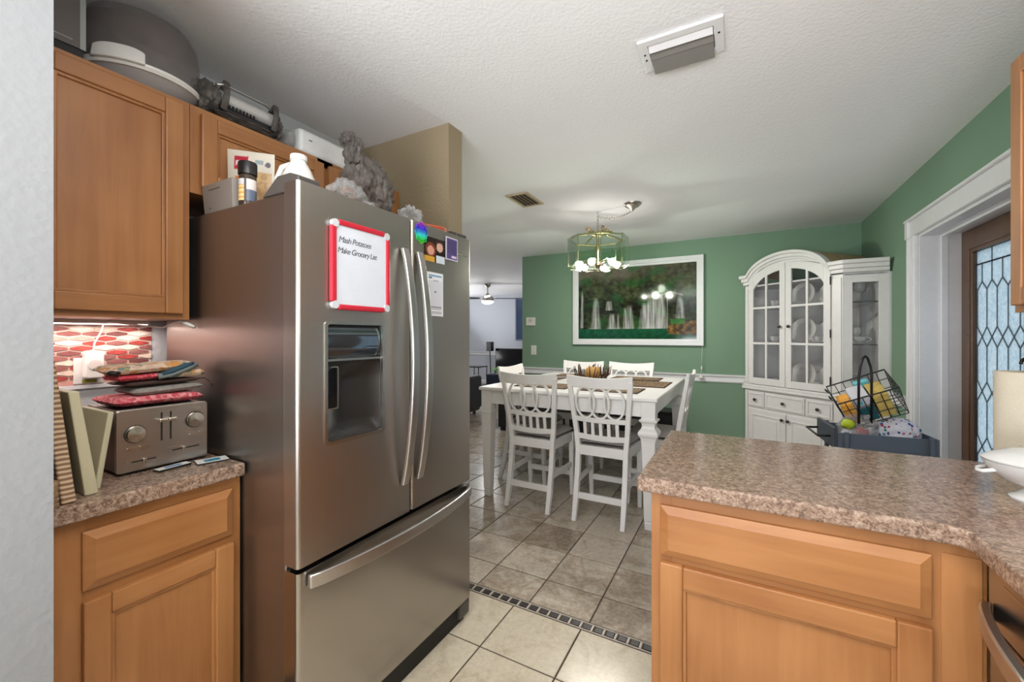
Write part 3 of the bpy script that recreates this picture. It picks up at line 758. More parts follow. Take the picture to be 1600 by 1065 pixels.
for y0, y1, zz in ((0.514, 0.592, 0.950), (0.612, 0.705, 0.962)):
    pl = MB().prism(rrect(y0, y1, zz-0.010, zz+0.010, 0.004), 'x', X1-0.0005, X1+0.0015).build('slider_plate', 'steel_toaster', tt)
    MB().box(X1+0.001, X1+0.0022, y0+0.010, y1-0.010, zz-0.0018, zz+0.0018).build('slider_slot', 'black_matte', pl)
    MB().box(X1+0.001, X1+0.010, y0+0.034, y0+0.043, zz-0.007, zz+0.007).build('slider_knob', 'nickel', pl, bevel=0.002)

# ---- folded kitchen cloths piled on the toaster
def fabric(name, cols, scale, rough=0.95):
    t = NT(name); t.set(Roughness=rough)
    v = t.new('ShaderNodeTexVoronoi'); v.inputs['Scale'].default_value = scale; t.lk(t.coords(), v.inputs['Vector'])
    n = len(cols); t.color(t.ramp(v.outputs['Color'], [(i/n, cc) for i, cc in enumerate(cols)], 'CONSTANT'))
    t.bump(t.noise(t.coords(), 300, 3), 0.5, 0.002)
fabric('floral_cloth', [(206, 178, 158), (196, 166, 146), (150, 140, 100), (212, 186, 164), (196, 140, 80), (210, 182, 160), (110, 128, 124)], 70)
fabric('dotted_red', [(190, 62, 74), (178, 52, 66), (206, 110, 116)], 180)
fabric('pink_quilt', [(200, 90, 100), (208, 120, 124), (188, 74, 88), (214, 150, 148)], 120)
pm('grey_cloth', (136, 130, 124), 0.95, var=0.1, vscale=90, bump=0.4, bscale=400); pm('brown_cloth', (66, 46, 40), 0.95, var=0.12, vscale=80, bump=0.4, bscale=400)
pm('teal_lining', (48, 74, 90), 0.9); pm('blue_grey_cloth', (124, 134, 134), 0.95, bump=0.4, bscale=400)
def pad(name, mat, x0, x1, y0, y1, z, th, wav=0.006, tilt=0, seed=0, parent=None, ry=0.0):
    """soft folded pad: rounded slab with waves"""
    R = random.Random(seed); ph = R.uniform(0, 6); m = MB(); n = 22
    def surf(sgn):
        def fn(u, v):
            a = 2*u-1; b = 2*v-1
            e = max(0, 1-(abs(a)**9))**0.5*max(0, 1-(abs(b)**9))**0.5
            x = x0+(x1-x0)*u; y = y0+(y1-y0)*v
            zz = z+th/2+sgn*th/2*e+wav*math.sin(5*u+ph)*math.cos(4*v+ph*2)+tilt*(v-0.5)+ry*(u-0.5)
            return (x, y, zz)
        return fn
    m.grid(surf(1), n, n); m.grid(surf(-1), n, n)
    return m.build(name, mat, parent, smooth=1)
tag(pad('oven_mitt', 'pink_quilt', -1.74, -1.552, 0.497, 0.716, 1.1055, 0.030, 0.0022, 0, 1), 'pink quilted oven mitt lowest in the pile on the toaster', 'oven mitt')
gm = tag(pad('oven_mitt', 'grey_cloth', -1.70, -1.556, 0.535, 0.716, 1.1385, 0.022, 0.0015, 0.004, 2), 'grey oven mitt in the middle of the pile on the toaster', 'oven mitt')
bc = thing('dish_cloth', 'dark brown folded dish cloth with a hanging strap under the floral potholder', 'cloth', (-1.65, 0.60, 1.15))
pad('folded_cloth', 'brown_cloth', -1.72, -1.565, 0.525, 0.710, 1.1645, 0.014, 0.0012, 0.004, 3, bc)
MB().tube([(-1.60, 0.70, 1.172), (-1.585, 0.733, 1.174), (-1.575, 0.746, 1.160), (-1.57, 0.747, 1.146)], 0.004, 6, flat=0.5).build('strap', 'brown_cloth', bc, smooth=1)
rm = tag(pad('potholder', 'dotted_red', -1.69, -1.57, 0.505, 0.612, 1.182, 0.018, 0.0012, 0.003, 5), 'red speckled potholder under the floral potholder on the toaster', 'potholder')
fp = thing('potholder', 'floral folded potholder with teal lining on top of the pile', 'potholder', (-1.65, 0.6, 1.19))
pad('folded_cloth', 'floral_cloth', -1.70, -1.565, 0.488, 0.70, 1.204, 0.026, 0.003, 0.010, 6, fp)
pad('lower_fold', 'floral_cloth', -1.68, -1.562, 0.618, 0.724, 1.182, 0.026, 0.001, 0.0, 8, fp)
MB().tube([(-1.561, 0.606, 1.196), (-1.557, 0.63, 1.205), (-1.557, 0.665, 1.220), (-1.561, 0.69, 1.226)], [0.006, 0.0085, 0.0085, 0.005], 8).build('lining', 'teal_lining', fp, smooth=1)
MB().tube([(-1.566, 0.598, 1.190), (-1.560, 0.63, 1.196), (-1.560, 0.668, 1.211), (-1.566, 0.70, 1.222)], 0.009, 8).build('piping', 'blue_grey_cloth', fp, smooth=1)
MB().ell((-1.575, 0.497, 1.208), 0.014, 0.016, 0.008).build('loop_end', 'black_matte', fp, smooth=1)

# ---- boards leaning at the left end of the worktop
def lean(name, mat, x0, x1, yb, yt, z0, z1, th, label, cat):
    m = MB(); m.prism([(yb, z0), (yb+th, z0), (yt+th, z1), (yt, z1)], 'x', x0, x1)
    return tag(m.build(name, mat, None, bevel=0.005, seg=3), label, cat)
t = NT('bamboo_stripes'); t.set(Roughness=0.55)
wv = t.new('ShaderNodeTexWave', wave_type='BANDS', bands_direction='Z'); wv.inputs['Scale'].default_value = 26; wv.inputs['Distortion'].default_value = 1.5; wv.inputs['Detail'].default_value = 2
t.lk(t.coords(), wv.inputs['Vector']); t.color(t.ramp(wv.outputs['Fac'], [(0.2, (126, 96, 74)), (0.6, (182, 152, 122)), (0.9, (206, 182, 152))]))
lean('cutting_board', 'bamboo_stripes', -1.70, -1.402, 0.350, 0.312, 0.9145, 1.268, 0.026, 'striped bamboo cutting board leaning at the left end of the worktop', 'cutting board')
pm('dark_wood', (70, 52, 42), 0.6)
lean('serving_board', 'dark_wood', -1.70, -1.455, 0.379, 0.344, 0.9145, 1.16, 0.008, 'thin dark wooden board between the bamboo board and cream stand', 'board')
cs = thing('recipe_stand', 'cream wooden recipe stand folded open beside the toaster', 'stand', (-1.5, 0.42, 0.914))
m = MB(); m.prism([(0.398, 0.9145), (0.424, 0.9145), (0.388, 1.178), (0.368, 1.178)], 'x', -1.60, -1.432); m.build('leaf', 'cream_wood', cs, bevel=0.003)
m = MB(); m.prism([(0.4255, 0.9145), (0.4385, 0.9145), (0.466, 1.112), (0.453, 1.112)], 'x', -1.66, -1.47); m.build('leaf', 'cream_wood', cs, bevel=0.003)
MB().box(-1.66, -1.475, 0.4245, 0.4262, 0.92, 0.932).build('hinge', 'brass', cs)
tv = thing('woven_trivet', 'small woven trivet stack at the worktop edge by the white wall', 'trivet', (-1.40, 0.325, 0.914))
pm('woven_straw', (150, 122, 92), 0.9, var=0.15, vscale=120, bump=0.8, bscale=220)
for k in range(5): MB().lathe([(0.0, 0), (0.019, 0), (0.021, 0.006), (0.019, 0.012), (0.0, 0.012)], (-1.405, 0.326, 0.9145+k*0.0122), 20).build('trivet_layer', 'woven_straw', tv, smooth=40)
# ---- two cards on the worktop
def blank(name, w_, d_, h_, loc, rz, label, col2, lie=0):
    t0 = thing(name, label, 'card', loc, rz, None, True)
    MB().box(-w_/2, w_/2, -d_/2, d_/2, 0.0005, h_).build('card_body', 'black_plastic' if lie else 'white_plastic', t0, bevel=0.001)
    MB().box(-w_/2+0.001, w_/2-0.001, -d_/2+0.001, d_/2-0.001, h_, h_+0.0006).build('face', 'white_plastic', t0)
    MB().box(-w_*0.2, w_*0.3, -d_*0.25, d_*0.25, h_+0.0006, h_+0.001).build('printed_patch', col2, t0)
    return t0
pm('card_blue', (84, 120, 158), 0.4); pm('card_teal', (60, 130, 160), 0.4)
blank('gift_card', 0.030, 0.088, 0.006, (-1.508, 0.612, 0.9145), 0.12, 'narrow white and blue card lying in front of the toaster', 'card_blue', 1)
blank('gift_card', 0.055, 0.085, 0.004, (-1.482, 0.706, 0.9145), -0.25, 'square white card with teal print at the worktop corner', 'card_teal', 1)
# ---- wall outlet with charger and cord, under-cabinet light
ou = thing('wall_outlet', 'white outlet plate on the mosaic backsplash', 'outlet', (XL, 0.57, 1.15))
MB().box(XL+0.0062, XL+0.012, 0.532, 0.610, 1.146, 1.238).build('cover_plate', 'white_plastic', ou, bevel=0.003)
MB().box(XL+0.012, XL+0.0132, 0.553, 0.590, 1.150, 1.162).build('label_patch', pm('olive_patch', (150, 150, 60), 0.6), ou)
chg = thing('phone_charger', 'white charger block with cord plugged in above the worktop', 'charger', (XL, 0.575, 1.165))
MB().prism(rrect(0.552, 0.602, 1.166, 1.262, 0.008), 'x', XL+0.0135, XL+0.046).build('plug_block', 'white_plastic', chg, bevel=0.004)
MB().cyl((XL+0.046, 0.577, 1.214), 0.018, 0.0015, 'x', 24).build('round_mark', pm('charger_mark', (214, 206, 200), 0.3), chg)
MB().tube([(XL+0.03, 0.577, 1.262), (XL+0.03, 0.580, 1.29), (XL+0.035, 0.596, 1.33), (XL+0.04, 0.602, 1.366)], 0.0028, 6).build('cord', 'white_plastic', chg, smooth=1)
ul = thing('undercabinet_light', 'white light strip with loose cord glowing under the wall cabinet', 'lamp', (-1.9, 0.55, 1.35))
MB().box(-1.985, -1.955, 0.32, 0.72, 1.3585, 1.3715).build('housing', 'white_plastic', ul)
emit('strip_glow', (255, 226, 214), 5.0)
MB().box(-1.982, -1.958, 0.325, 0.715, 1.355, 1.3585).build('diffuser', 'strip_glow', ul)
MB().tube([(-1.95, 0.60, 1.364), (-1.86, 0.66, 1.352), (-1.80, 0.70, 1.344), (-1.745, 0.712, 1.360), (-1.715, 0.722, 1.366)], 0.0035, 6).build('cord', 'white_plastic', ul, smooth=1)
MB().tube([(-1.715, 0.722, 1.364), (-1.70, 0.735, 1.355), (-1.685, 0.748, 1.346)], [0.004, 0.007, 0.005], 8).build('connector', 'white_plastic', ul, smooth=1)
d = bpy.data.lights.new('strip_lamp', 'AREA'); d.shape = 'RECTANGLE'; d.size = 0.03; d.size_y = 0.40; d.energy = 1.5; d.color = (1.0, 0.84, 0.78)
lo = bpy.data.objects.new('strip_lamp', d); COL.objects.link(lo); lo.location = (-1.94, 0.52, 1.350)

# ---- crumpled plastic / soft lumps
def crumple(c, rx, ry, rz, seed=0, amp=0.25, freq=6.0, sub=4, flatz=None, fold=0.0):
    bm_ = bmesh.new(); bmesh.ops.create_icosphere(bm_, subdivisions=sub, radius=1.0)
    m = MB(); off = Vector((seed*3.1, seed*1.7, seed*2.3)); idx = {}
    vs = []
    for i, v in enumerate(bm_.verts):
        idx[v] = i; p = v.co.normalized()
        k = 1+amp*(mnoise.noise(p*freq*0.35+off)*1.1+0.65*(0.6-abs(mnoise.noise(p*freq*0.8+off))*3)+fold*mnoise.noise(p*freq*2.2+off))
        q = Vector((p.x*rx*k, p.y*ry*k, p.z*rz*k))+Vector(c)
        if flatz is not None and q.z < flatz: q.z = flatz
        vs.append(q)
    fs = [[idx[v] for v in f.verts] for f in bm_.faces]; bm_.free()
    return m.add(vs, fs)

TOPZ = 2.1305; FT = 1.7425
# ---- on top of the wall cabinets
bx_ = thing('appliance_box', 'dark grey boxed appliance on the cabinet at the far left', 'box', (-1.8, 0.39, TOPZ))
MB().box(-1.97, -1.72, 0.31, 0.474, TOPZ, TOPZ+0.035).build('box_base', 'black_matte', bx_)
MB().box(-1.97, -1.715, 0.305, 0.478, TOPZ+0.035, TOPZ+0.30).build('carton', pm('carton_grey', (92, 86, 84), 0.5), bx_, bevel=0.002)
pm('carton_edge', (150, 154, 150), 0.5)
MB().box(-1.717, -1.7145, 0.466, 0.4785, TOPZ+0.035, TOPZ+0.30).build('corner_strip', 'carton_edge', bx_)
MB().box(-1.7149, -1.7143, 0.32, 0.45, TOPZ+0.052, TOPZ+0.0545).build('printed_line', 'carton_edge', bx_)
MB().box(-1.7149, -1.7143, 0.37, 0.408, TOPZ+0.10, TOPZ+0.175).build('lettering_block', pm('carton_white', (206, 204, 200), 0.5), bx_)
ck = thing('cake_carrier', 'smoky domed cake carrier with white clasped base on the wall cabinet', 'cake carrier', (-1.845, 0.655, TOPZ))
CC = (-1.842, 0.657, TOPZ)
MB().lathe([(0.0, 0.0005), (0.11, 0.0005), (0.130, 0.012), (0.164, 0.040), (0.164, 0.044), (0.0, 0.044)], CC, 48).build('tray', pm('tray_grey', (176, 172, 172), 0.3), ck, smooth=35)
MB().lathe([(0.165, 0.040), (0.172, 0.040), (0.176, 0.047), (0.172, 0.052), (0.150, 0.052)], CC, 56).build('base_rim', 'white_plastic', ck, smooth=35)
MB().lathe([(0.150, 0.053), (0.170, 0.053), (0.172, 0.060), (0.166, 0.062), (0.150, 0.062)], CC, 56).build('lid_rim', 'white_plastic', ck, smooth=35)
MB().shell([(0.166, 0.058), (0.163, 0.16), (0.157, 0.215), (0.140, 0.250), (0.105, 0.272), (0.05, 0.281), (0.0, 0.283)], CC, 56).build('dome', 'smoke_plastic', ck, smooth=40)
def clasp(a0, a1):
    m = MB(); n = 12
    out, inn = [], []
    def P(a, r, z): return (CC[0]+r*math.cos(a), CC[1]+r*math.sin(a), CC[2]+z)
    vs = []; fs = []
    for i in range(n+1):
        a = a0+(a1-a0)*i/n; zt = 0.098-0.010*abs(2*i/n-1)**4
        vs += [P(a, 0.172, 0.050), P(a, 0.186, 0.050), P(a, 0.180, zt), P(a, 0.172, zt)]
    for i in range(n):
        for k in range(4): l = (k+1) % 4; fs.append((i*4+k, i*4+l, i*4+4+l, i*4+4+k))
    fs += [(0, 1, 2, 3), tuple(n*4+k for k in (3, 2, 1, 0))]
    return m.add(vs, fs)
clasp(-1.05, -0.30).build('clasp', 'white_plastic', ck, smooth=40, bevel=0.003); clasp(PI-1.05, PI-0.30).build('clasp', 'white_plastic', ck, smooth=40)
gp = thing('bagged_grill', 'silver and black appliance half wrapped in a grey plastic bag', 'appliance', (-1.8, 0.93, TOPZ))
MB().prism(rrect(-1.86, -1.70, TOPZ+0.012, TOPZ+0.055, 0.012), 'y', 0.80, 1.065).build('lower_plate', 'black_plastic', gp, smooth=40)
MB().prism(rrect(-1.87, -1.705, TOPZ+0.057, TOPZ+0.115, 0.022), 'y', 0.80, 1.065).build('lid', pm('silver_lid', (202, 198, 196), 0.22, 0.35), gp, smooth=40, bevel=0.008)
MB().tube([(-1.702, 0.825, TOPZ+0.118), (-1.70, 0.85, TOPZ+0.128), (-1.70, 1.01, TOPZ+0.128), (-1.702, 1.035, TOPZ+0.118)], 0.006, 8).build('handle', 'steel_handle', gp, smooth=1)
for k in range(12): MB().box(-1.702, -1.698, 0.815+k*0.013, 0.821+k*0.013, TOPZ+0.050, TOPZ+0.062).build('vent_slot', 'black_matte', gp)
crumple((-1.745, 0.812, TOPZ+0.068), 0.058, 0.040, 0.062, 3, 0.28, 7, 4, TOPZ).build('plastic_bag', 'grey_bag', gp, smooth=50)
crumple((-1.745, 1.060, TOPZ+0.058), 0.056, 0.028, 0.064, 5, 0.32, 8, 4, TOPZ).build('plastic_bag', 'grey_bag', gp, smooth=50)
crumple((-1.74, 0.93, TOPZ+0.014), 0.065, 0.15, 0.018, 8, 0.25, 9, 4, TOPZ).build('plastic_bag', 'grey_bag', gp, smooth=50)
for yy, q in ((0.855, 1), (1.045, 2)):
    MB().tube([(-1.69, yy-0.01, TOPZ+0.03), (-1.688, yy, TOPZ+0.09), (-1.70, yy+0.005, TOPZ+0.140), (-1.75, yy+0.01, TOPZ+0.128)], [0.014, 0.011, 0.014, 0.010], 7, flat=0.5).build('bag_strap', 'grey_bag', gp, smooth=1)
# white wrapped package
t = NT('tissue_white'); t.set(Roughness=0.4); t.color(t.ramp(t.noise(t.coords(), 8, 4), [(0.3, (214, 212, 210)), (0.7, (236, 235, 233))])); t.bump(t.noise(t.coords(), 22, 4, 0.6, 1.2), 0.45, 0.006)
pk = thing('paper_package', 'white plastic-wrapped paper pack on the cabinet over the refrigerator', 'package', (-1.8, 1.25, TOPZ))
MB().prism(rrect(-1.87, -1.705, TOPZ+0.001, TOPZ+0.115, 0.025), 'y', 1.165, 1.415).build('pack', 'tissue_white', pk, smooth=50, bevel=0.012)
crumple((-1.785, 1.135, TOPZ+0.053), 0.070, 0.030, 0.050, 12, 0.10, 8, 4, TOPZ).build('loose_wrap', 'clear_bag', pk, smooth=50)
MB().box(-1.7048, -1.704, 1.205, 1.222, TOPZ+0.066, TOPZ+0.070).build('printed_mark', 'black_matte', pk)
# ---- on top of the refrigerator
bk = thing('storage_basket', 'small grey plastic bin at the left back of the fridge top', 'bin', (-1.56, 0.80, FT))
def taper(x0, x1, y0, y1, z0, z1, i):
    v = [(x0+i, y0+i, z0), (x1-i, y0+i, z0), (x1-i, y1-i, z0), (x0+i, y1-i, z0), (x0, y0, z1), (x1, y0, z1), (x1, y1, z1), (x0, y1, z1)]
    return MB().add(v, [(0, 3, 2, 1), (0, 1, 5, 4), (1, 2, 6, 5), (2, 3, 7, 6), (3, 0, 4, 7)])
taper(-1.668, -1.478, 0.764, 0.803, FT+0.001, FT+0.100, 0.006).build('bin_shell', 'grey_plastic', bk, solid=0.003, bevel=0.004)
MB().box(-1.625, -1.555, 0.7635, 0.7655, FT+0.078, FT+0.081).build('moulded_line', 'hinge_grey', bk)
MB().box(-1.628, -1.618, 0.7678, 0.7705, FT+0.016, FT+0.020).build('moulded_mark', 'hinge_grey', bk)
sj = thing('seasoning_jar', 'seasoning jar with black lid and orange label on the fridge', 'jar', (-1.449, 0.80, FT))
JC = (-1.447, 0.797, FT)
MB().lathe([(0.0, 0.0005), (0.024, 0.0005), (0.026, 0.004), (0.026, 0.104), (0.022, 0.110), (0.0, 0.110)], JC, 24).build('jar_body', pm('spice_dark', (64, 52, 44), 0.2), sj, smooth=40)
MB().lathe([(0.0, 0.110), (0.028, 0.110), (0.0285, 0.148), (0.026, 0.152), (0.0, 0.152)], JC, 24).build('lid', 'black_plastic', sj, smooth=40)
vcol('jar_label_print', 0.4)
m = MB(); m.grid(lambda u, v: (JC[0]+0.0264*math.cos(-2.3+3.6*u), JC[1]+0.0264*math.sin(-2.3+3.6*u), JC[2]+0.020+0.072*v), 40, 24)
def jl(co):
    z = (co.z-0.020)/0.072; a = math.atan2(co.y+0.80-JC[1], co.x-1.449-JC[0])
    if -0.95 < a < -0.62: return (70, 58, 50)
    if a > -0.62: return (222, 208, 204) if z > 0.5 else (96, 104, 124)
    if z > 0.72: return (206, 204, 206)
    return (222, 158, 84) if int(z*10) % 2 else (236, 206, 150)
paint(m.build('label', 'jar_label_print', sj, smooth=1), jl)
# snack pouch
po = thing('snack_pouch', 'beige snack pouch with a red logo standing on the refrigerator', 'pouch', (-1.53, 0.92, FT), 0, None)
pa, pb_ = Vector((-1.632, 0.828, 0)), Vector((-1.500, 0.922, 0)); pdv = pb_-pa; pn = Vector((pdv.y, -pdv.x, 0)).normalized()
def pch(sgn):
    def fn(u, v):
        b = sgn*0.026*math.sin(PI*min(1, max(0, u)))**0.7*(1-v)**0.6*min(1, 0.4+v*8)
        p = pa+pdv*(u+0.0*v)*(1.0)+pdv*(0.03*(u-0.5)*(1-v)*-1)+pn*b
        return (p.x, p.y, FT+0.001+(0.252-0.014*u)*v)
    return fn
vcol('pouch_print', 0.3)
m = MB(); m.grid(pch(1), 60, 60); m.grid(pch(-1), 20, 20)
def pouchcol(co):
    p = Vector((co.x-1.53, co.y+0.92, 0)); u = (p-pa).dot(pdv)/pdv.length_squared; z = co.z/0.246
    if 0.16 < u < 0.46 and 0.72 < z < 0.92: return (186, 48, 66) if not (0.78 < z < 0.85 and 0.2 < u < 0.42) else (236, 208, 210)
    if 0.6 < u < 0.78 and 0.80 < z < 0.87: return (150, 160, 164)
    if (u-0.87)**2+((z-0.80)*1.5)**2 < 0.0035: return (96, 90, 104)
    if z < 0.68 and 0.55 < u < 0.95: return (202, 164, 112) if mnoise.noise(co*60) > 0 else (184, 142, 92)
    if z < 0.62 and 0.2 < u < 0.45: return (208, 176, 140) if mnoise.noise(co*50) > -0.1 else (214, 130, 70)
    if 0.26 < z < 0.40 and 0.06 < u < 0.20: return (70, 116, 56)
    return (216, 206, 192)
paint(m.build('pouch_sleeve', 'pouch_print', po, smooth=1), pouchcol)
# jug
jg = thing('plastic_jug', 'white plastic jug with a shouldered neck at the fridge front corner', 'jug', (-1.36, 0.90, FT))
GC = (-1.350, 0.915, FT)
MB().lathe([(0.0, 0.0005), (0.052, 0.0005), (0.058, 0.006), (0.058, 0.100), (0.054, 0.118), (0.040, 0.150), (0.026, 0.176), (0.023, 0.182), (0.0, 0.182)], GC, 32).build('jug_body', 'white_plastic', jg, smooth=40)
MB().lathe([(0.0, 0.182), (0.0275, 0.182), (0.0275, 0.199), (0.025, 0.201), (0.0, 0.201)], GC, 28).build('cap', pm('cap_white', (236, 234, 230), 0.35), jg, smooth=40)
MB().tube([(GC[0]-0.020, GC[1]-0.010, FT+0.172), (GC[0]-0.050, GC[1]-0.028, FT+0.160), (GC[0]-0.066, GC[1]-0.036, FT+0.120), (GC[0]-0.052, GC[1]-0.03, FT+0.06)], 0.010, 8).build('handle', 'white_plastic', jg, smooth=1)
# clear bag with brown dried food
cb = thing('bread_bag', 'clear bag of brown pretzels lying beside the white jug', 'bag', (-1.25, 1.0, FT))
crumple((-1.262, 1.045, FT+0.072), 0.066, 0.070, 0.072, 21, 0.18, 6, 4, FT+0.0008).build('bag_film', 'clear_bag', cb, smooth=50)
pm('pretzel', (134, 88, 58), 0.6, var=0.2, vscale=60)
for k, (dx, dy, dz) in enumerate(((0, 0.0, 0.078), (0.016, 0.022, 0.060), (-0.01, -0.03, 0.05), (0.02, 0.05, 0.04), (-0.02, 0.02, 0.10))):
    a = k*1.1; cx, cy, cz = -1.255+dx*0.7, 1.04+dy*0.8, FT+dz
    MB().tube([(cx+0.010*math.cos(q)*math.cos(a), cy+0.026*math.sin(q), cz+0.018*math.cos(q)) for q in [2*PI*i/14 for i in range(14)]], 0.0075, 7, True).build('pretzel', 'pretzel', cb, smooth=1)
crumple((-1.205, 1.095, FT+0.036), 0.024, 0.034, 0.030, 23, 0.4, 9, 4, FT+0.0008).build('bag_knot', 'clear_bag', cb, smooth=50)
# dark bag bundle
db = thing('shopping_bag', 'crumpled dark grey shopping bag standing on the refrigerator', 'bag', (-1.36, 1.22, FT))
crumple((-1.36, 1.225, FT+0.150), 0.105, 0.105, 0.150, 31, 0.17, 5, 5, FT+0.0008, 0.25).build('bag_body', 'grey_bag', db, smooth=22)
crumple((-1.38, 1.18, FT+0.315), 0.042, 0.040, 0.062, 35, 0.25, 6, 4).build('bag_neck', 'grey_bag', db, smooth=40)
crumple((-1.392, 1.160, FT+0.365), 0.028, 0.034, 0.032, 37, 0.3, 6, 4).build('bag_knot', 'grey_bag', db, smooth=40)
tag(crumple((-1.232, 1.345, FT+0.062), 0.042, 0.055, 0.058, 41, 0.38, 8, 5, FT+0.0008, 0.2).build('clear_bag', 'clear_bag', None, smooth=45), 'small crumpled clear plastic bag near the right of the fridge top', 'bag')
pm('orange_plastic', (206, 96, 62), 0.4)
ot = thing('orange_strap', 'looped orange strap on the right end of the fridge top', 'strap', (-1.222, 1.48, FT))
for k, (r_, dz) in enumerate(((0.060, 0.032), (0.052, 0.044), (0.066, 0.018))):
    MB().tube([(-1.222+r_*0.5*math.cos(q), 1.50+r_*1.25*math.sin(q), FT+dz+0.022+0.004*math.sin(2*q)) for q in [2*PI*i/26 for i in range(26)]], 0.0065, 8, True).build('loop', 'orange_plastic', ot, smooth=1)
MB().lathe([(0.0, 0), (0.04, 0), (0.04, 0.040), (0.0, 0.040)], (-1.222, 1.50, FT+0.0005), 20).build('coil_core', 'orange_plastic', ot, smooth=40)

# ---- peninsula
pc = thing('peninsula_cabinet', 'maple base cabinet of the peninsula with wide drawer and door', 'cabinet', (0.2, 1.5, 0))
MB().box(-0.221, 0.98, 1.259, 1.825, 0.10, 0.872).build('body', 'maple_vertical', pc)
MB().box(-0.17, 0.98, 1.31, 1.78, 0, 0.10).build('toe_kick', 'black_matte', pc)
MB().box(-0.221, -0.165, 1.240, 1.259, 0.10, 0.872).build('face_frame_stile', 'maple_vertical', pc)
MB().box(0.335, 0.455, 1.240, 1.259, 0.10, 0.872).build('face_frame_stile', 'maple_vertical', pc)

MB().box(-0.165, 0.335, 1.240, 1.259, 0.825, 0.872).build('face_frame_rail', 'maple_along_x', pc)
MB().box(-0.165, 0.335, 1.240, 1.259, 0.655, 0.72).build('face_frame_rail', 'maple_along_x', pc)
MB().box(-0.165, 0.335, 1.240, 1.259, 0.10, 0.15).build('face_frame_rail', 'maple_along_x', pc)
MB().box(0.385, 0.448, 1.2375, 1.240, 0.10, 0.845).build('corner_strip', 'maple_vertical', pc, bevel=0.001)
slab_drawer(pc, 'y', 1.240, -1, -0.196, 0.368, 0.698, 0.839); cab_door(pc, 'y', 1.240, -1, -0.196, 0.368, 0.125, 0.681, st=0.06)
MB().box(-0.2235, -0.2215, 1.262, 1.825, 0.10, 0.872).build('end_panel', 'maple_vertical', pc)
ct = thing('countertop', 'long L-shaped granite-patterned laminate worktop of the peninsula', 'countertop', (0.4, 1.4, 0.873))
CT = [(-0.256, 1.211), (0.400, 1.211), (0.416, 1.195), (0.416, -1.6), (XR-0.003, -1.6), (XR-0.003, 1.882), (-0.256, 1.882)]
MB().prism(CT, 'z', 0.873, 0.914).build('worktop_slab', 'granite_laminate', ct, bevel=0.006, seg=3)
MB().box(XR-0.022, XR-0.002, -1.6, 1.88, 0.9142, 1.012).build('back_upstand', 'granite_laminate', ct)
# dishwasher
dw = thing('dishwasher', 'stainless dishwasher with a bowed bar handle beside the peninsula', 'dishwasher', (0.7, 0.89, 0))
MB().box(0.47, 1.02, 0.60, 1.195, 0.10, 0.868).build('tub', 'black_plastic', dw)
MB().box(0.442, 0.470, 0.602, 1.195, 0.13, 0.735).build('door', 'steel_drawer', dw, bevel=0.004)
MB().box(0.440, 0.470, 0.602, 1.195, 0.742, 0.866).build('control_panel', 'steel_drawer', dw, bevel=0.004)
MB().box(0.4395, 0.4402, 0.62, 1.14, 0.835, 0.840).build('panel_line', 'nickel', dw)
pts = [(0.432-0.045*math.sin(PI*i/24)**0.7, 1.180-0.56*i/24, 0.770) for i in range(25)]
bow_handle(None, pts, 0.036, (0, 0, 1), 0.018).build('handle', 'steel_handle', dw, smooth=30, bevel=0.004)
MB().box(0.52, 1.0, 0.60, 1.19, 0.0, 0.10).build('toe_kick', 'black_matte', dw)
sc_ = thing('base_cabinet', 'maple base cabinet nearer than the dishwasher under the long worktop', 'cabinet', (0.75, 0.0, 0))
MB().box(0.452, 1.02, -1.6, 0.597, 0.10, 0.872).build('body', 'maple_vertical', sc_); MB().box(0.52, 1.0, -1.6, 0.597, 0, 0.10).build('toe_kick', 'black_matte', sc_)
for k in range(4): cab_door(sc_, 'x', 0.452, -1, 0.59-0.53*(k+1)+0.02, 0.59-0.53*k-0.02, 0.125, 0.845)
# right wall cabinet
rc = thing('wall_cabinet', 'maple wall cabinet at the right edge above the peninsula worktop', 'cabinet', (0.9, 1.4, 1.37))
MB().box(0.752, XR-0.003, 0.75, 1.835, 1.385, 2.150).build('body', 'maple_vertical', rc)
MB().box(0.733, 0.752, 1.79, 1.835, 1.385, 2.150).build('face_frame_stile', 'maple_vertical', rc)
MB().box(0.733, 0.752, 0.75, 0.80, 1.385, 2.15).build('face_frame_stile', 'maple_vertical', rc)
MB().box(0.733, 0.752, 1.26, 1.31, 1.385, 2.15).build('face_frame_stile', 'maple_vertical', rc)
MB().box(0.733, 0.752, 0.80, 1.79, 1.385, 1.42).build('face_frame_rail', 'maple_along_y', rc)
MB().box(0.733, 0.752, 0.80, 1.79, 2.115, 2.15).build('face_frame_rail', 'maple_along_y', rc)
cab_door(rc, 'x', 0.733, -1, 1.295, 1.812, 1.405, 2.13); cab_door(rc, 'x', 0.733, -1, 0.77, 1.275, 1.405, 2.13)
MB().box(0.765, 0.80, 0.75, 1.815, 1.350, 1.3845).build('light_rail', 'maple_along_y', rc)
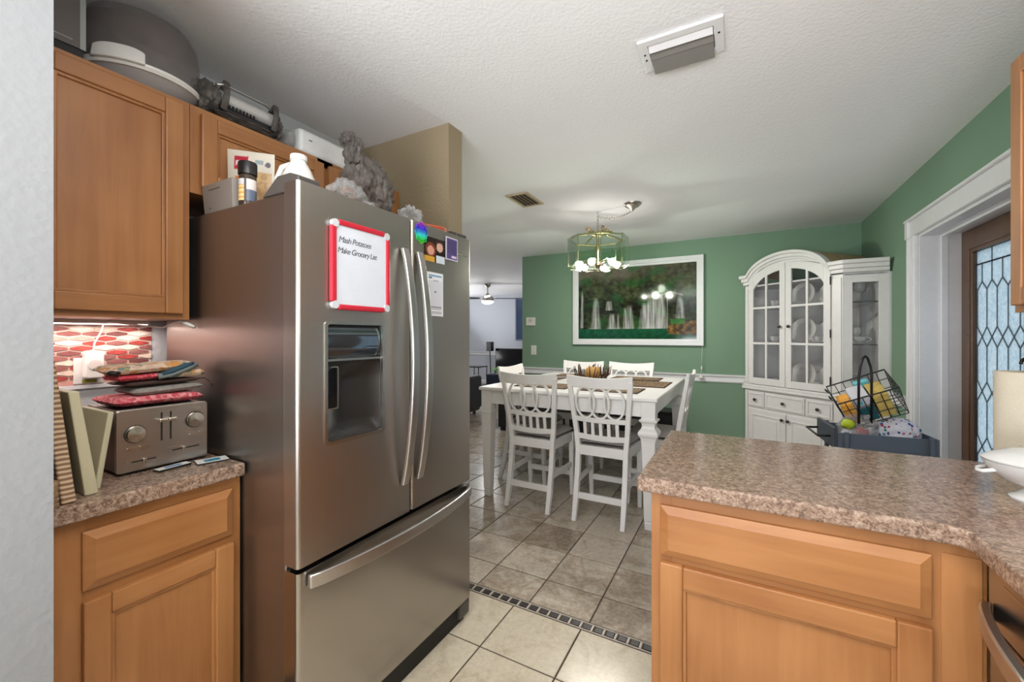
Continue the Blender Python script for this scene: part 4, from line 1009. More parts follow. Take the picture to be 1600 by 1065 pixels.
# paper towels
pt = thing('paper_towel_roll', 'roll of paper towels on a dark stand behind the tureen', 'paper towels', (0.725, 1.80, 0.914))
PCn = (0.742, 1.795, 0.914)
MB().lathe([(0.0, 0.0005), (0.075, 0.0005), (0.075, 0.008), (0.0, 0.010)], PCn, 32).build('stand_base', 'dark_metal', pt, smooth=40)
MB().lathe([(0.018, 0.012), (0.066, 0.012), (0.0665, 0.295), (0.018, 0.295), (0.018, 0.012)], PCn, 48).build('roll', pm('towel_paper', (206, 196, 176), 0.95, bump=0.9, bscale=160), pt, smooth=40)
MB().cyl((PCn[0], PCn[1], PCn[2]+0.008), 0.007, 0.31, 'z', 12).build('post', 'dark_metal', pt, smooth=40)
MB().tube([(PCn[0]+0.02*math.cos(a)*0.87, PCn[1]+0.02*math.cos(a)*0.48, PCn[2]+0.318+0.018*math.sin(a)) for a in [PI*i/10 for i in range(11)]], 0.004, 8).build('loop_handle', 'dark_metal', pt, smooth=1)
# tureen
tr = thing('tureen', 'white ceramic footed tureen with lid on the worktop by the paper towels', 'tureen', (0.63, 1.47, 0.914))
TC = (0.660, 1.490, 0.914)
MB().lathe([(0.0, 0.0005), (0.072, 0.0005), (0.074, 0.006), (0.060, 0.014), (0.048, 0.026), (0.052, 0.034), (0.088, 0.048), (0.112, 0.072), (0.122, 0.092), (0.114, 0.090), (0.0, 0.086)], TC, 44, 'z', 1.0, 0.8).build('bowl', 'white_ceramic', tr, smooth=50)
MB().lathe([(0.118, 0.092), (0.121, 0.096), (0.105, 0.106), (0.07, 0.120), (0.03, 0.128), (0.0, 0.130)], TC, 44, 'z', 1.0, 0.8).build('lid', 'white_ceramic', tr, smooth=50)
MB().tube([(TC[0]-0.032, TC[1], TC[2]+0.126), (TC[0]-0.030, TC[1], TC[2]+0.146), (TC[0], TC[1], TC[2]+0.154), (TC[0]+0.030, TC[1], TC[2]+0.146), (TC[0]+0.032, TC[1], TC[2]+0.126)], 0.006, 8).build('lid_handle', 'white_ceramic', tr, smooth=1)
for s_ in (-1, 1):
    MB().tube([(TC[0]+s_*0.100, TC[1]-0.02, TC[2]+0.072), (TC[0]+s_*0.126, TC[1]-0.016, TC[2]+0.064), (TC[0]+s_*0.130, TC[1], TC[2]+0.062), (TC[0]+s_*0.126, TC[1]+0.016, TC[2]+0.064), (TC[0]+s_*0.100, TC[1]+0.02, TC[2]+0.072)], 0.005, 8).build('side_handle', 'white_ceramic', tr, smooth=1)

# ---- ceiling vents and an added ceiling light, out of view, that brightens the kitchen
va = thing('ceiling_vent', 'large white ceiling vent with one open grey damper above the peninsula', 'vent', (-0.2, 1.72, CEIL-0.02))
v0, v1, v2, v3 = -0.345, -0.048, 1.622, 1.822
MB().ring([(v0, v2), (v1, v2), (v1, v3), (v0, v3)], [(v0+0.034, v2+0.034), (v1-0.034, v2+0.034), (v1-0.034, v3-0.030), (v0+0.034, v3-0.030)], 'z', CEIL-0.012, CEIL-0.0005).build('frame', 'white_trim', va, bevel=0.003)
MB().box(v0+0.034, v1-0.034, v2+0.034, v3-0.030, CEIL-0.004, CEIL-0.0005).build('duct', 'black_matte', va)
pm('vent_grey', (128, 125, 120), 0.5)
MB().prism([(v2+0.036, CEIL-0.004), (v2+0.040, CEIL-0.004), (v2+0.070, CEIL-0.018), (v2+0.066, CEIL-0.020)], 'x', v0+0.036, v1-0.036).build('louvre', 'white_trim', va)
MB().prism([(v2+0.082, CEIL-0.006), (v2+0.086, CEIL-0.004), (v2+0.116, CEIL-0.016), (v2+0.112, CEIL-0.019)], 'x', v0+0.036, v1-0.036).build('louvre', 'vent_grey', va)
MB().prism([(v2+0.108, CEIL-0.014), (v2+0.110, CEIL-0.010), (v3-0.004, CEIL-0.026), (v3-0.006, CEIL-0.030)], 'x', v0+0.036, v1-0.036).build('louvre', 'vent_grey', va)
for x_, y_ in ((v0+0.017, 1.70), (v1-0.017, 1.70), (v0+0.017, 1.735)): MB().cyl((x_, y_, CEIL-0.0145), 0.004, 0.003, 'z', 8).build('screw', 'dark_metal', va)
vb = thing('ceiling_vent', 'small tan slatted ceiling vent beyond the partition wall', 'vent', (-1.55, 3.05, CEIL-0.02))
pm('vent_tan', (196, 180, 150), 0.5)
MB().ring([(-1.645, 2.89), (-1.45, 2.89), (-1.45, 3.215), (-1.645, 3.215)], [(-1.625, 2.91), (-1.47, 2.91), (-1.47, 3.195), (-1.625, 3.195)], 'z', CEIL-0.010, CEIL-0.0005).build('frame', 'vent_tan', vb)
MB().box(-1.625, -1.47, 2.91, 3.195, CEIL-0.003, CEIL-0.0005).build('duct', pm('vent_shadow', (70, 58, 44), 0.8), vb)
for k in range(5): MB().prism([(-1.618+k*0.032, CEIL-0.003), (-1.614+k*0.032, CEIL-0.003), (-1.598+k*0.032, CEIL-0.014), (-1.602+k*0.032, CEIL-0.014)], 'y', 2.91, 3.195).build('slat', 'vent_tan', vb)
kl = thing('added_ceiling_light', 'white box ceiling light added out of view to brighten the kitchen', 'lamp', (-0.15, 0.25, CEIL-0.09))
MB().ring([(-0.78, -0.08), (0.48, -0.08), (0.48, 0.58), (-0.78, 0.58)], [(-0.75, -0.05), (0.45, -0.05), (0.45, 0.55), (-0.75, 0.55)], 'z', CEIL-0.09, CEIL-0.0005).build('frame', 'white_trim', kl)
emit('added_light_diffuser', (255, 248, 238), 2.0)
MB().box(-0.75, 0.45, -0.05, 0.55, CEIL-0.085, CEIL-0.080).build('diffuser', 'added_light_diffuser', kl)
d = bpy.data.lights.new('added_kitchen_lamp', 'AREA'); d.shape = 'RECTANGLE'; d.size = 1.18; d.size_y = 0.58; d.energy = 21; d.color = (1.0, 0.96, 0.91)
lo = bpy.data.objects.new('added_kitchen_lamp', d); COL.objects.link(lo); lo.location = (-0.15, 0.25, CEIL-0.095)

# =================================================================== DINING AREA
def poly_bar(pts, sizes, side=(1, 0, 0)):
    """bar of rectangular section through points; sizes = (width along side, depth)"""
    m = MB(); vs = []; fs = []; n = len(pts); side = Vector(side)
    for i, p in enumerate(pts):
        p = Vector(p); a = Vector(pts[max(0, i-1)]); b = Vector(pts[min(n-1, i+1)]); t = (b-a).normalized()
        x = (side-t*side.dot(t)).normalized(); y = t.cross(x); wx, wy = sizes[i] if isinstance(sizes, list) else sizes
        vs += [p-x*wx/2-y*wy/2, p+x*wx/2-y*wy/2, p+x*wx/2+y*wy/2, p-x*wx/2+y*wy/2]
    for i in range(n-1):
        for k in range(4): l = (k+1) % 4; fs.append((i*4+k, i*4+l, i*4+4+l, i*4+4+k))
    fs += [(0, 1, 2, 3), tuple((n-1)*4+k for k in (3, 2, 1, 0))]
    return m.add(vs, fs)
# ---- table
TZ = 0.90; tx0, tx1, ty0, ty1 = -1.885, -0.475, 2.87, 4.45
tb = thing('dining_table', 'white counter-height dining table under the glass chandelier', 'table', ((tx0+tx1)/2, (ty0+ty1)/2, 0))
MB().box(tx0, tx1, ty0, ty1, 0.872, TZ).build('tabletop', 'white_paint', tb, bevel=0.008, seg=3)
i_ = 0.035
ap = MB().box(tx0+i_, tx1-i_, ty0+i_, ty0+i_+0.022, 0.765, 0.872).build('apron', 'white_paint', tb)
MB().box(tx0+i_, tx1-i_, ty1-i_-0.022, ty1-i_, 0.765, 0.872).build('apron', 'white_paint', tb)
MB().box(tx0+i_, tx0+i_+0.022, ty0+i_, ty1-i_, 0.765, 0.872).build('apron', 'white_paint', tb)
MB().box(tx1-i_-0.022, tx1-i_, ty0+i_, ty1-i_, 0.765, 0.872).build('apron', 'white_paint', tb)
MB().box(tx0+i_-0.006, tx1-i_+0.006, ty0+i_-0.006, ty0+i_, 0.852, 0.872).build('apron_bead', 'white_paint', tb)
def sq_leg(cx, cy, secs):
    m = MB(); vs = []; fs = []
    for h_, z in secs: vs += [(cx-h_, cy-h_, z), (cx+h_, cy-h_, z), (cx+h_, cy+h_, z), (cx-h_, cy+h_, z)]
    n = len(secs)
    for i in range(n-1):
        for k in range(4): l = (k+1) % 4; fs.append((i*4+k, i*4+l, i*4+4+l, i*4+4+k))
    fs += [(0, 1, 2, 3), tuple((n-1)*4+k for k in (3, 2, 1, 0))]
    return m.add(vs, fs)
PLAIN = [(0.028, 0.001), (0.030, 0.05), (0.026, 0.055), (0.031, 0.06), (0.044, 0.68), (0.047, 0.685), (0.047, 0.70), (0.044, 0.705), (0.046, 0.872)]
TURN = [(0.028, 0.001), (0.030, 0.05), (0.026, 0.055), (0.031, 0.06), (0.044, 0.58), (0.046, 0.60), (0.052, 0.625), (0.064, 0.645), (0.066, 0.660), (0.060, 0.672), (0.046, 0.690), (0.042, 0.705), (0.045, 0.725), (0.058, 0.738), (0.060, 0.748), (0.046, 0.752), (0.048, 0.872)]
for x_, y_, s_ in ((tx0+0.062, ty0+0.062, PLAIN), (tx1-0.062, ty0+0.062, TURN), (tx0+0.062, ty1-0.062, PLAIN), (tx1-0.062, ty1-0.062, TURN)):
    sq_leg(x_, y_, s_).build('leg', 'white_paint', tb, bevel=0.003)
# ---- chairs
def by(z): return -0.080*(z-0.58)/0.46 if z > 0.58 else (-0.10*((0.58-z)/0.58)**2)
def hw(z): return 0.172+0.050*max(0, (z-0.50))/0.54 if z > 0.5 else 0.172
def make_chair():
    ch = thing('dining_chair', '', 'chair', (0, 0, 0), 0, 'white dining chairs', True)
    for s_ in (-1, 1):
        zs = [0.001, 0.15, 0.35, 0.50, 0.62, 0.75, 0.90, 1.005]
        poly_bar([(s_*hw(z), by(z), z) for z in zs], [(0.030, 0.034)]+[(0.036, 0.042)]*3+[(0.034, 0.034)]*2+[(0.034, 0.028)]*2).build('back_leg', 'white_paint', ch, bevel=0.004)
        poly_bar([(s_*0.190, 0.355+0.01, 0.001), (s_*0.192, 0.355, 0.25), (s_*0.194, 0.350, 0.525)], [(0.028, 0.028), (0.036, 0.036), (0.042, 0.042)]).build('front_leg', 'white_paint', ch, bevel=0.004)
        poly_bar([(s_*0.176, -0.02, 0.262), (s_*0.191, 0.345, 0.262)], (0.020, 0.038)).build('side_stretcher', 'white_paint', ch, bevel=0.003)
        poly_bar([(s_*0.174, 0.0, 0.492), (s_*0.193, 0.345, 0.492)], (0.026, 0.070)).build('seat_rail', 'white_paint', ch, bevel=0.003)
    poly_bar([(-0.172, by(0.172)+0.002, 0.172), (0.172, by(0.172)+0.002, 0.172)], (0.044, 0.022), (0, 0, 1)).build('stretcher', 'white_paint', ch, bevel=0.003)
    poly_bar([(-0.19, 0.355, 0.185), (0.19, 0.355, 0.185)], (0.044, 0.022), (0, 0, 1)).build('stretcher', 'white_paint', ch, bevel=0.003)
    poly_bar([(-0.172, 0.0, 0.490), (0.172, 0.0, 0.490)], (0.070, 0.026), (0, 0, 1)).build('seat_rail', 'white_paint', ch, bevel=0.003)
    poly_bar([(-0.19, 0.350, 0.490), (0.19, 0.350, 0.490)], (0.070, 0.026), (0, 0, 1)).build('seat_rail', 'white_paint', ch, bevel=0.003)
    # cushion
    m = MB()
    def cu(sg):
        def fn(u, v):
            a, b = 2*u-1, 2*v-1; e = max(0, 1-abs(a)**6)**0.5*max(0, 1-abs(b)**6)**0.5
            w_ = 0.172+0.030*v; return (a*w_, 0.016+0.365*v, (0.545+0.040*e) if sg > 0 else 0.526)
        return fn
    m.grid(cu(1), 16, 16); m.grid(cu(-1), 16, 16); m.build('seat_cushion', 'seat_fabric', ch, smooth=60)
    # curved crest rail
    def curved(z0f, z1f, x0, x1, th, bow, name, n=14):
        m = MB(); vs = []; fs = []
        for i in range(n+1):
            u = i/n; zb, zt = z0f(u), z1f(u); k = -bow*math.sin(PI*u)
            xa, xb = x0(zb)*(2*u-1), x0(zt)*(2*u-1)
            vs += [(xa, by(zb)+k-th/2, zb), (xa, by(zb)+k+th/2, zb), (xb, by(zt)+k+th/2, zt), (xb, by(zt)+k-th/2, zt)]
        for i in range(n):
            for k in range(4): l = (k+1) % 4; fs.append((i*4+k, i*4+l, i*4+4+l, i*4+4+k))
        fs += [(0, 1, 2, 3), tuple(n*4+k for k in (3, 2, 1, 0))]
        return m.add(vs, fs).build(name, 'white_paint', ch, bevel=0.004, smooth=35)
    curved(lambda u: 0.952-0.006*math.sin(PI*u), lambda u: 1.040-0.018*math.sin(PI*u), lambda z: hw(z)+0.014, None, 0.022, 0.018, 'crest_rail')
    curved(lambda u: 0.702-0.004*math.sin(PI*u), lambda u: 0.738-0.004*math.sin(PI*u), lambda z: hw(z)-0.010, None, 0.020, 0.014, 'mid_rail')
    curved(lambda u: 0.572-0.006*math.sin(PI*u), lambda u: 0.612-0.004*math.sin(PI*u), lambda z: hw(z)-0.012, None, 0.020, 0.014, 'lower_rail')
    for cx in (-0.104, 0.0, 0.104):
        m = MB(); n = 36; vs = []; fs = []
        for i in range(n):
            a = 2*PI*i/n
            for rr, th in ((1.0, -1), (1.0, 1), (0.84, 1), (0.84, -1)):
                r_x = 0.076-(1-rr)*0.0725; x = cx+(0.076 if rr == 1 else 0.062)*math.cos(a); z = 0.844+(0.118 if rr == 1 else 0.104)*math.sin(a)
                vs.append((x, by(z)-0.014*math.cos(PI*x/0.42)+th*0.008, z))
        for i in range(n):
            j = (i+1) % n
            for k in range(4): l = (k+1) % 4; fs.append((i*4+k, i*4+l, j*4+l, j*4+k))
        m.add(vs, fs).build('oval_ring', 'white_paint', ch, smooth=40)
    for k in range(5):
        x = -0.116+0.058*k; q = -0.012*math.cos(PI*x/0.40)
        poly_bar([(x, by(0.61)+q, 0.605), (x, by(0.705)+q, 0.708)], (0.024, 0.012)).build('slat', 'white_paint', ch, bevel=0.002)
    return ch
ch0 = make_chair()
SP = [(-1.410, 2.905, 0, 'white ring-back dining chair at the near left of the table'),
      (-0.860, 2.905, 0, 'white ring-back dining chair nearest the peninsula at the near side of the table'),
      (-1.540, 4.415, PI, 'white ring-back dining chair at the far left, behind the centrepiece'),
      (-1.010, 4.415, PI, 'white ring-back dining chair at the far right side of the table'),
      (-1.850, 3.500, -PI/2, 'white ring-back dining chair at the left end of the table'),
      (-0.405, 3.500, PI/2, 'white ring-back dining chair at the right end of the table, seen side-on')]
for i, (x, y, r_, lb) in enumerate(SP):
    o = ch0 if i == 0 else copy_tree(ch0)
    o.location = (x, y, 0); o.rotation_euler = (0, 0, r_); o['label'] = lb
# ---- placemats
t = NT('woven_mat'); t.set(Roughness=0.9)
wv = t.new('ShaderNodeTexWave', wave_type='BANDS', bands_direction='X'); wv.inputs['Scale'].default_value = 12; wv.inputs['Distortion'].default_value = 5; wv.inputs['Detail'].default_value = 3
t.lk(t.coords(), wv.inputs['Vector']); t.color(t.mix(0.5, t.ramp(wv.outputs['Fac'], [(0.2, (46, 34, 26)), (0.8, (138, 112, 84))]), t.ramp(t.noise(t.coords(), 60, 4), [(0.4, (36, 28, 22)), (0.6, (170, 142, 108))])))
t.bump(wv.outputs['Fac'], 0.6, 0.003)
pm('mat_border', (58, 42, 32), 0.9, var=0.15, vscale=100, bump=0.6, bscale=300)
def mat_thing(x0, x1, y0, y1, lb):
    mm = thing('placemat', lb, 'placemat', ((x0+x1)/2, (y0+y1)/2, TZ), 0, 'woven brown placemats')
    MB().box(x0+0.008, x1-0.008, y0+0.008, y1-0.008, TZ+0.0004, TZ+0.005).build('weave', 'woven_mat', mm)
    MB().ring([(x0, y0), (x1, y0), (x1, y1), (x0, y1)], [(x0+0.012, y0+0.012), (x1-0.012, y0+0.012), (x1-0.012, y1-0.012), (x0+0.012, y1-0.012)], 'z', TZ+0.0004, TZ+0.006).build('border', 'mat_border', mm)
mat_thing(-1.64, -1.19, 3.03, 3.34, 'brown woven placemat in front of the near left chair'); mat_thing(-1.09, -0.64, 3.03, 3.34, 'brown woven placemat in front of the near chair by the peninsula')
mat_thing(-0.86, -0.52, 3.47, 3.92, 'brown woven placemat at the right end of the table'); mat_thing(-1.10, -0.65, 3.98, 4.27, 'brown woven placemat in front of the far right chair')
mat_thing(-1.84, -1.50, 3.42, 3.87, 'brown woven placemat at the left end of the table'); mat_thing(-1.70, -1.25, 3.98, 4.27, 'brown woven placemat in front of the far left chair')
# ---- centrepiece
cp = thing('centrepiece', 'twig basket with a small orange pumpkin in the middle of the table', 'centrepiece', (-1.17, 3.66, TZ))
pm('twig', (84, 62, 42), 0.8, var=0.2); pm('pumpkin_skin', (222, 168, 92), 0.45, var=0.12, vscale=14)
R3 = random.Random(4)
MB().lathe([(0.0, 0.0005), (0.07, 0.0005), (0.10, 0.012), (0.125, 0.03), (0.118, 0.03), (0.09, 0.018), (0.0, 0.012)], (-1.17, 3.66, TZ), 28).build('dish', 'twig', cp, smooth=40)
for k in range(44):
    a = 2*PI*k/44+R3.uniform(-0.06, 0.06); r0, r1 = 0.100, 0.120+R3.uniform(0, 0.06); zt = 0.115+R3.uniform(-0.03, 0.045)
    b = a+R3.uniform(-0.3, 0.3)
    MB().tube([(-1.17+r0*math.cos(a), 3.66+r0*math.sin(a), TZ+0.022), (-1.17+r1*0.95*math.cos((a+b)/2), 3.66+r1*0.95*math.sin((a+b)/2), TZ+zt*0.5), (-1.17+r1*math.cos(b), 3.66+r1*math.sin(b), TZ+zt)], [0.006, 0.0055, 0.003], 6).build('twig', 'twig', cp, smooth=1)
m = MB(); n = 40
pv = []
for i in range(11):
    tt_ = PI*i/10
    for j in range(n):
        q = 2*PI*j/n; rr = 0.076*math.sin(tt_)*(1-0.09*abs(math.sin(4*q)))+0.0005; pv.append((-1.165+rr*math.cos(q), 3.66+rr*math.sin(q), TZ+0.085-0.062*math.cos(tt_)*(1-0.25*math.exp(-(math.sin(tt_)*3)**2))))
m.add(pv, [(i*n+j, i*n+(j+1) % n, (i+1)*n+(j+1) % n, (i+1)*n+j) for i in range(10) for j in range(n)]).build('pumpkin', 'pumpkin_skin', cp, smooth=60)
MB().tube([(-1.165, 3.66, TZ+0.125), (-1.162, 3.66, TZ+0.146), (-1.150, 3.662, TZ+0.158)], [0.010, 0.007, 0.006], 8).build('stem', 'twig', cp, smooth=1)

# ---- chandelier
CX, CY = -1.12, 3.66
cd = thing('chandelier', 'six-bulb chandelier with clear glass panels on a swagged chain over the table', 'chandelier', (CX, CY, 1.9))
KX, KY = -0.797, 3.588
MB().lathe([(0.0, 0), (0.074, 0), (0.072, -0.010), (0.052, -0.028), (0.026, -0.040), (0.012, -0.058), (0.0, -0.062)], (KX, KY, CEIL-0.0005), 32).build('canopy', 'nickel', cd, smooth=40)
MB().tube([(CX, CY, CEIL-0.001), (CX, CY, CEIL-0.03), (CX+0.012, CY, CEIL-0.042), (CX, CY, CEIL-0.052), (CX-0.010, CY, CEIL-0.042)], 0.003, 6).build('ceiling_hook', 'nickel', cd, smooth=1)
def link(p, q, k):
    p, q = Vector(p), Vector(q); d_ = (q-p); L_ = d_.length*0.72; t_ = d_.normalized(); c_ = (p+q)/2
    x = t_.cross(Vector((0, 0, 1))); x = (x if x.length > 0.05 else Vector((1, 0, 0))).normalized(); y = x.cross(t_)
    s_ = x if k % 2 else y
    return MB().tube([c_+t_*L_*math.cos(a)+s_*0.008*math.sin(a) for a in [2*PI*i/12 for i in range(12)]], 0.0022, 5, True)
def chain(a, b, sag, n):
    pts = [Vector(a).lerp(Vector(b), i/n)+Vector((0, 0, -sag*4*(i/n)*(1-i/n))) for i in range(n+1)]
    for k in range(n): link(pts[k], pts[k+1], k).build('chain_link', 'nickel', cd, smooth=1)
chain((KX, KY, CEIL-0.06), (CX, CY, CEIL-0.05), 0.035, 14); chain((CX, CY, CEIL-0.05), (CX, CY, 2.275), 0, 4)
MB().lathe([(0.0, 0.07), (0.010, 0.068), (0.012, 0.05), (0.020, 0.03), (0.022, 0.01), (0.012, -0.01), (0.010, -0.06), (0.014, -0.10), (0.010, -0.18), (0.018, -0.24), (0.032, -0.26), (0.020, -0.285), (0.0, -0.29)], (CX, CY, 2.215), 20).build('stem', 'brass', cd, smooth=40)
NP = 8; RG = 0.262
def oct_pts(r, z, n=NP, ph=PI/NP): return [(CX+r*math.cos(2*PI*i/n+ph), CY+r*math.sin(2*PI*i/n+ph), z) for i in range(n)]
MB().tube(oct_pts(RG-0.004, 2.186), 0.006, 6, True).build('top_ring', 'brass', cd)
MB().tube(oct_pts(RG-0.010, 1.952), 0.004, 6, True).build('bottom_ring', 'brass', cd)
for k in range(NP):
    a = 2*PI*k/NP; hwid = RG*math.tan(PI/NP)-0.006; rr = RG*math.cos(PI/NP)+0.004
    M_ = Matrix.Translation((CX, CY, 0)) @ Matrix.Rotation(a, 4, 'Z')
    g_ = MB().prism([(-hwid, 1.945), (0, 1.925), (hwid, 1.945), (hwid, 2.198), (-hwid, 2.198)], 'x', rr, rr+0.005).xf(M_).build('glass_panel', 'green_glass', cd)
    b_ = PI/NP+2*PI*k/NP
    MB().tube([(CX+RG*math.cos(b_), CY+RG*math.sin(b_), 1.945), (CX+RG*math.cos(b_), CY+RG*math.sin(b_), 2.195)], 0.003, 5).build('panel_clip', 'brass', cd)
for k in range(4):
    a = PI/4+PI/2*k; ca, sa = math.cos(a), math.sin(a)
    pts = [(0.258, 2.188), (0.18, 2.215), (0.11, 2.226), (0.075, 2.250), (0.070, 2.275), (0.090, 2.288), (0.112, 2.276), (0.108, 2.252), (0.080, 2.232), (0.03, 2.222), (0.012, 2.22)]
    MB().tube([(CX+r_*ca, CY+r_*sa, z) for r_, z in pts], 0.0065, 7, flat=1.4).build('scroll_arm', 'brass', cd, smooth=1)
emit('bulb_glow', (255, 246, 232), 12.0)
for k in range(6):
    a = PI/6+2*PI*k/6; ca, sa = math.cos(a), math.sin(a)
    MB().tube([(CX+0.014*ca, CY+0.014*sa, 1.960), (CX+0.06*ca, CY+0.06*sa, 1.985), (CX+0.11*ca, CY+0.11*sa, 1.990)], 0.006, 7).build('arm', 'nickel', cd, smooth=1)
    M_ = Matrix.Translation((CX+0.112*ca, CY+0.112*sa, 1.990)) @ Matrix.Rotation(a, 4, 'Z') @ Matrix.Rotation(PI/2+0.45, 4, 'Y')
    MB().lathe([(0.0, 0), (0.014, 0), (0.016, 0.03), (0.0, 0.031)], (0, 0, 0), 16).xf(M_).build('socket', 'nickel', cd, smooth=40)
    MB().lathe([(0.012, 0.028), (0.020, 0.045), (0.031, 0.066), (0.033, 0.080), (0.026, 0.092), (0.0, 0.098)], (0, 0, 0), 20).xf(M_).build('bulb', 'bulb_glow', cd, smooth=40)
    d = bpy.data.lights.new('bulb_lamp', 'SPOT'); d.energy = 36.0; d.color = (1.0, 0.95, 0.87); d.shadow_soft_size = 0.03; d.spot_size = math.radians(172); d.spot_blend = 1.0
    lo = bpy.data.objects.new('bulb_lamp', d); COL.objects.link(lo); p = M_ @ Vector((0, 0, 0.112)); lo.location = p; lo.rotation_euler = (M_ @ Matrix.Rotation(PI, 4, 'X')).to_euler()

d = bpy.data.lights.new('added_ceiling_fill', 'POINT'); d.energy = 4.0; d.color = (1.0, 0.95, 0.87); d.shadow_soft_size = 0.06  # extra lamp without a bulb, added to brighten the dining ceiling
lo = bpy.data.objects.new('added_ceiling_fill', d); COL.objects.link(lo); lo.location = (CX+0.045, CY-0.03, 2.06)
# ---- waterfall picture
px0, px1, pz0, pz1 = -1.937, -0.357, 1.205, 2.252
pf = thing('framed_picture', 'large white-framed waterfall picture on the green wall', 'picture', ((px0+px1)/2, YB, pz0))
def r4(i): return [(px0+i, pz0+i), (px1-i, pz0+i), (px1-i, pz1-i), (px0+i, pz1-i)]
MB().ring(r4(0), r4(0.045), 'y', YB-0.055, YB-0.001).build('frame', 'white_trim', pf, bevel=0.004)
MB().ring(r4(0.044), r4(0.075), 'y', YB-0.042, YB-0.004).build('inner_frame', 'white_trim', pf, bevel=0.004)
iw0, iw1, iz0, iz1 = px0+0.074, px1-0.074, pz0+0.074, pz1-0.074
m = MB(); m.grid(lambda u, v: (iw0+(iw1-iw0)*u, YB-0.034, iz0+(iz1-iz0)*v), 260, 160)
def fall(u, v, uc, w0, w1, v0, v1):
    if not (v0 < v < v1): return 0
    k = (v1-v)/(v1-v0); w_ = (w0+(w1-w0)*k)*1.15; d_ = abs(u-uc)/w_
    if d_ > 1: return 0
    return (1-d_**2)**0.7*(0.62+0.5*mnoise.noise(Vector((u*70, v*4, 3))))*min(1, k*5+0.25)
def waterfall(u, v):
    n1 = mnoise.fractal(Vector((u*9, v*6, 1.3)), 1.0, 2.0, 5); n2 = mnoise.fractal(Vector((u*28, v*20, 5.1)), 1.0, 2.0, 3)
    c = Vector((52, 60, 40))+Vector((26, 30, 14))*n1+Vector((26, 34, 20))*n2
    if v > 0.56: c = c.lerp(Vector((76, 72, 56))+Vector((22, 24, 14))*n2, min(1, (v-0.56)*2.2)*0.7)
    c = c.lerp(Vector((118, 110, 98)), max(0, min(0.8, (v-0.78-0.10*n1-0.9*max(0, u-0.46))*6)))
    if v < 0.56: c = c*0.80
    g = mnoise.noise(Vector((u*7+4, v*7, 9)))
    if g > 0.12: c = c.lerp(Vector((40, 92, 46)), min(0.6, g*1.3))
    W = Vector((206, 204, 206))
    for a in ((0.035, 0.010, 0.018, 0.15, 0.70), (0.165, 0.020, 0.048, 0.14, 0.60), (0.285, 0.022, 0.034, 0.40, 0.54), (0.31, 0.018, 0.040, 0.14, 0.36), (0.365, 0.008, 0.012, 0.14, 0.36), (0.425, 0.010, 0.018, 0.14, 0.44), (0.465, 0.020, 0.040, 0.14, 0.47), (0.60, 0.030, 0.060, 0.13, 0.50), (0.665, 0.045, 0.085, 0.13, 0.56), (0.73, 0.02, 0.045, 0.13, 0.62), (0.775, 0.004, 0.006, 0.14, 0.66), (0.875, 0.018, 0.036, 0.27, 0.57)):
        f_ = fall(u, v, *a)
        if f_ > 0: c = c.lerp(W, min(0.9, f_*1.05))
    if 0.66 < u < 0.90 and abs(v-(0.56+0.45*(u-0.66)-0.9*max(0, u-0.80)**1.0)) < 0.012: c = c.lerp(W, 0.5)
    c = c.lerp(Vector((196, 198, 196)), 0.55*math.exp(-((v-0.14)/0.022)**2)*(0.5+0.5*math.sin(u*23)) if 0.1 < u < 0.78 else 0)
    if v < 0.14: c = Vector((18, 86, 58))*(0.8+0.25*n2+v*1.5)
    if u > 0.78+0.06*n1 and v < 0.21+0.07*n1+0.10*(u-0.77) and v > 0.06+0.03*n2: c = Vector((122, 92, 48))*(0.8+0.6*n2)
    if u > 0.79+0.05*n1 and 0.19+0.04*n1 < v < 0.26+0.05*n1 and u < 0.90+0.04*n2: c = c.lerp(Vector((44, 128, 50)), 0.7)
    return tuple(max(0, min(255, x)) for x in c)
o = m.build('print', 'print_glossy', pf); Lp = pf.location
paint(o, lambda co: waterfall((co.x+Lp.x-iw0)/(iw1-iw0), (co.z+Lp.z-iz0)/(iz1-iz0)))
MB().tube([(px1-0.012, YB-0.05, pz0), (px1-0.018, YB-0.052, pz0-0.10), (px1-0.022, YB-0.052, pz0-0.235)], 0.0018, 5).build('pull_cord', 'white_plastic', pf, smooth=1)
MB().lathe([(0.0, 0), (0.008, 0.004), (0.008, 0.034), (0.003, 0.044), (0.0, 0.044)], (px1-0.022, YB-0.052, pz0-0.275), 12).build('cord_bead', 'white_plastic', pf, smooth=40)
MB().lathe([(0.0, 0), (0.026, 0.002), (0.030, 0.012), (0.016, 0.036), (0.004, 0.046), (0.0, 0.046)], (px1-0.028, YB-0.052, pz0-0.375), 16).build('cord_knob', 'white_plastic', pf, smooth=40)
MB().tube([(px1-0.022, YB-0.052, pz0-0.27), (px1-0.028, YB-0.052, pz0-0.33)], 0.0018, 5).build('pull_cord', 'white_plastic', pf, smooth=1)
th = thing('thermostat', 'white square thermostat on the green wall near its left end', 'thermostat', (-2.575, YB, 1.46))
MB().prism(rrect(-2.645, -2.505, 1.462, 1.578, 0.008), 'y', YB-0.028, YB-0.001).build('housing', 'white_plastic', th, bevel=0.004)
MB().box(-2.605, -2.545, YB-0.0292, YB-0.028, 1.515, 1.555).build('display', pm('lcd_pale', (196, 200, 196), 0.3), th)
sw = thing('light_switch', 'white light switch plate below the thermostat', 'switch', (-2.53, YB, 1.05))
MB().prism(rrect(-2.572, -2.492, 1.055, 1.185, 0.006), 'y', YB-0.008, YB-0.001).build('cover_plate', 'white_plastic', sw, bevel=0.002)
MB().box(-2.538, -2.526, YB-0.018, YB-0.008, 1.108, 1.132).build('toggle', 'white_plastic', sw, bevel=0.002)
for zz in (1.075, 1.165): MB().cyl((-2.532, YB-0.0095, zz), 0.003, 0.002, 'y', 8).build('screw', 'nickel', sw)

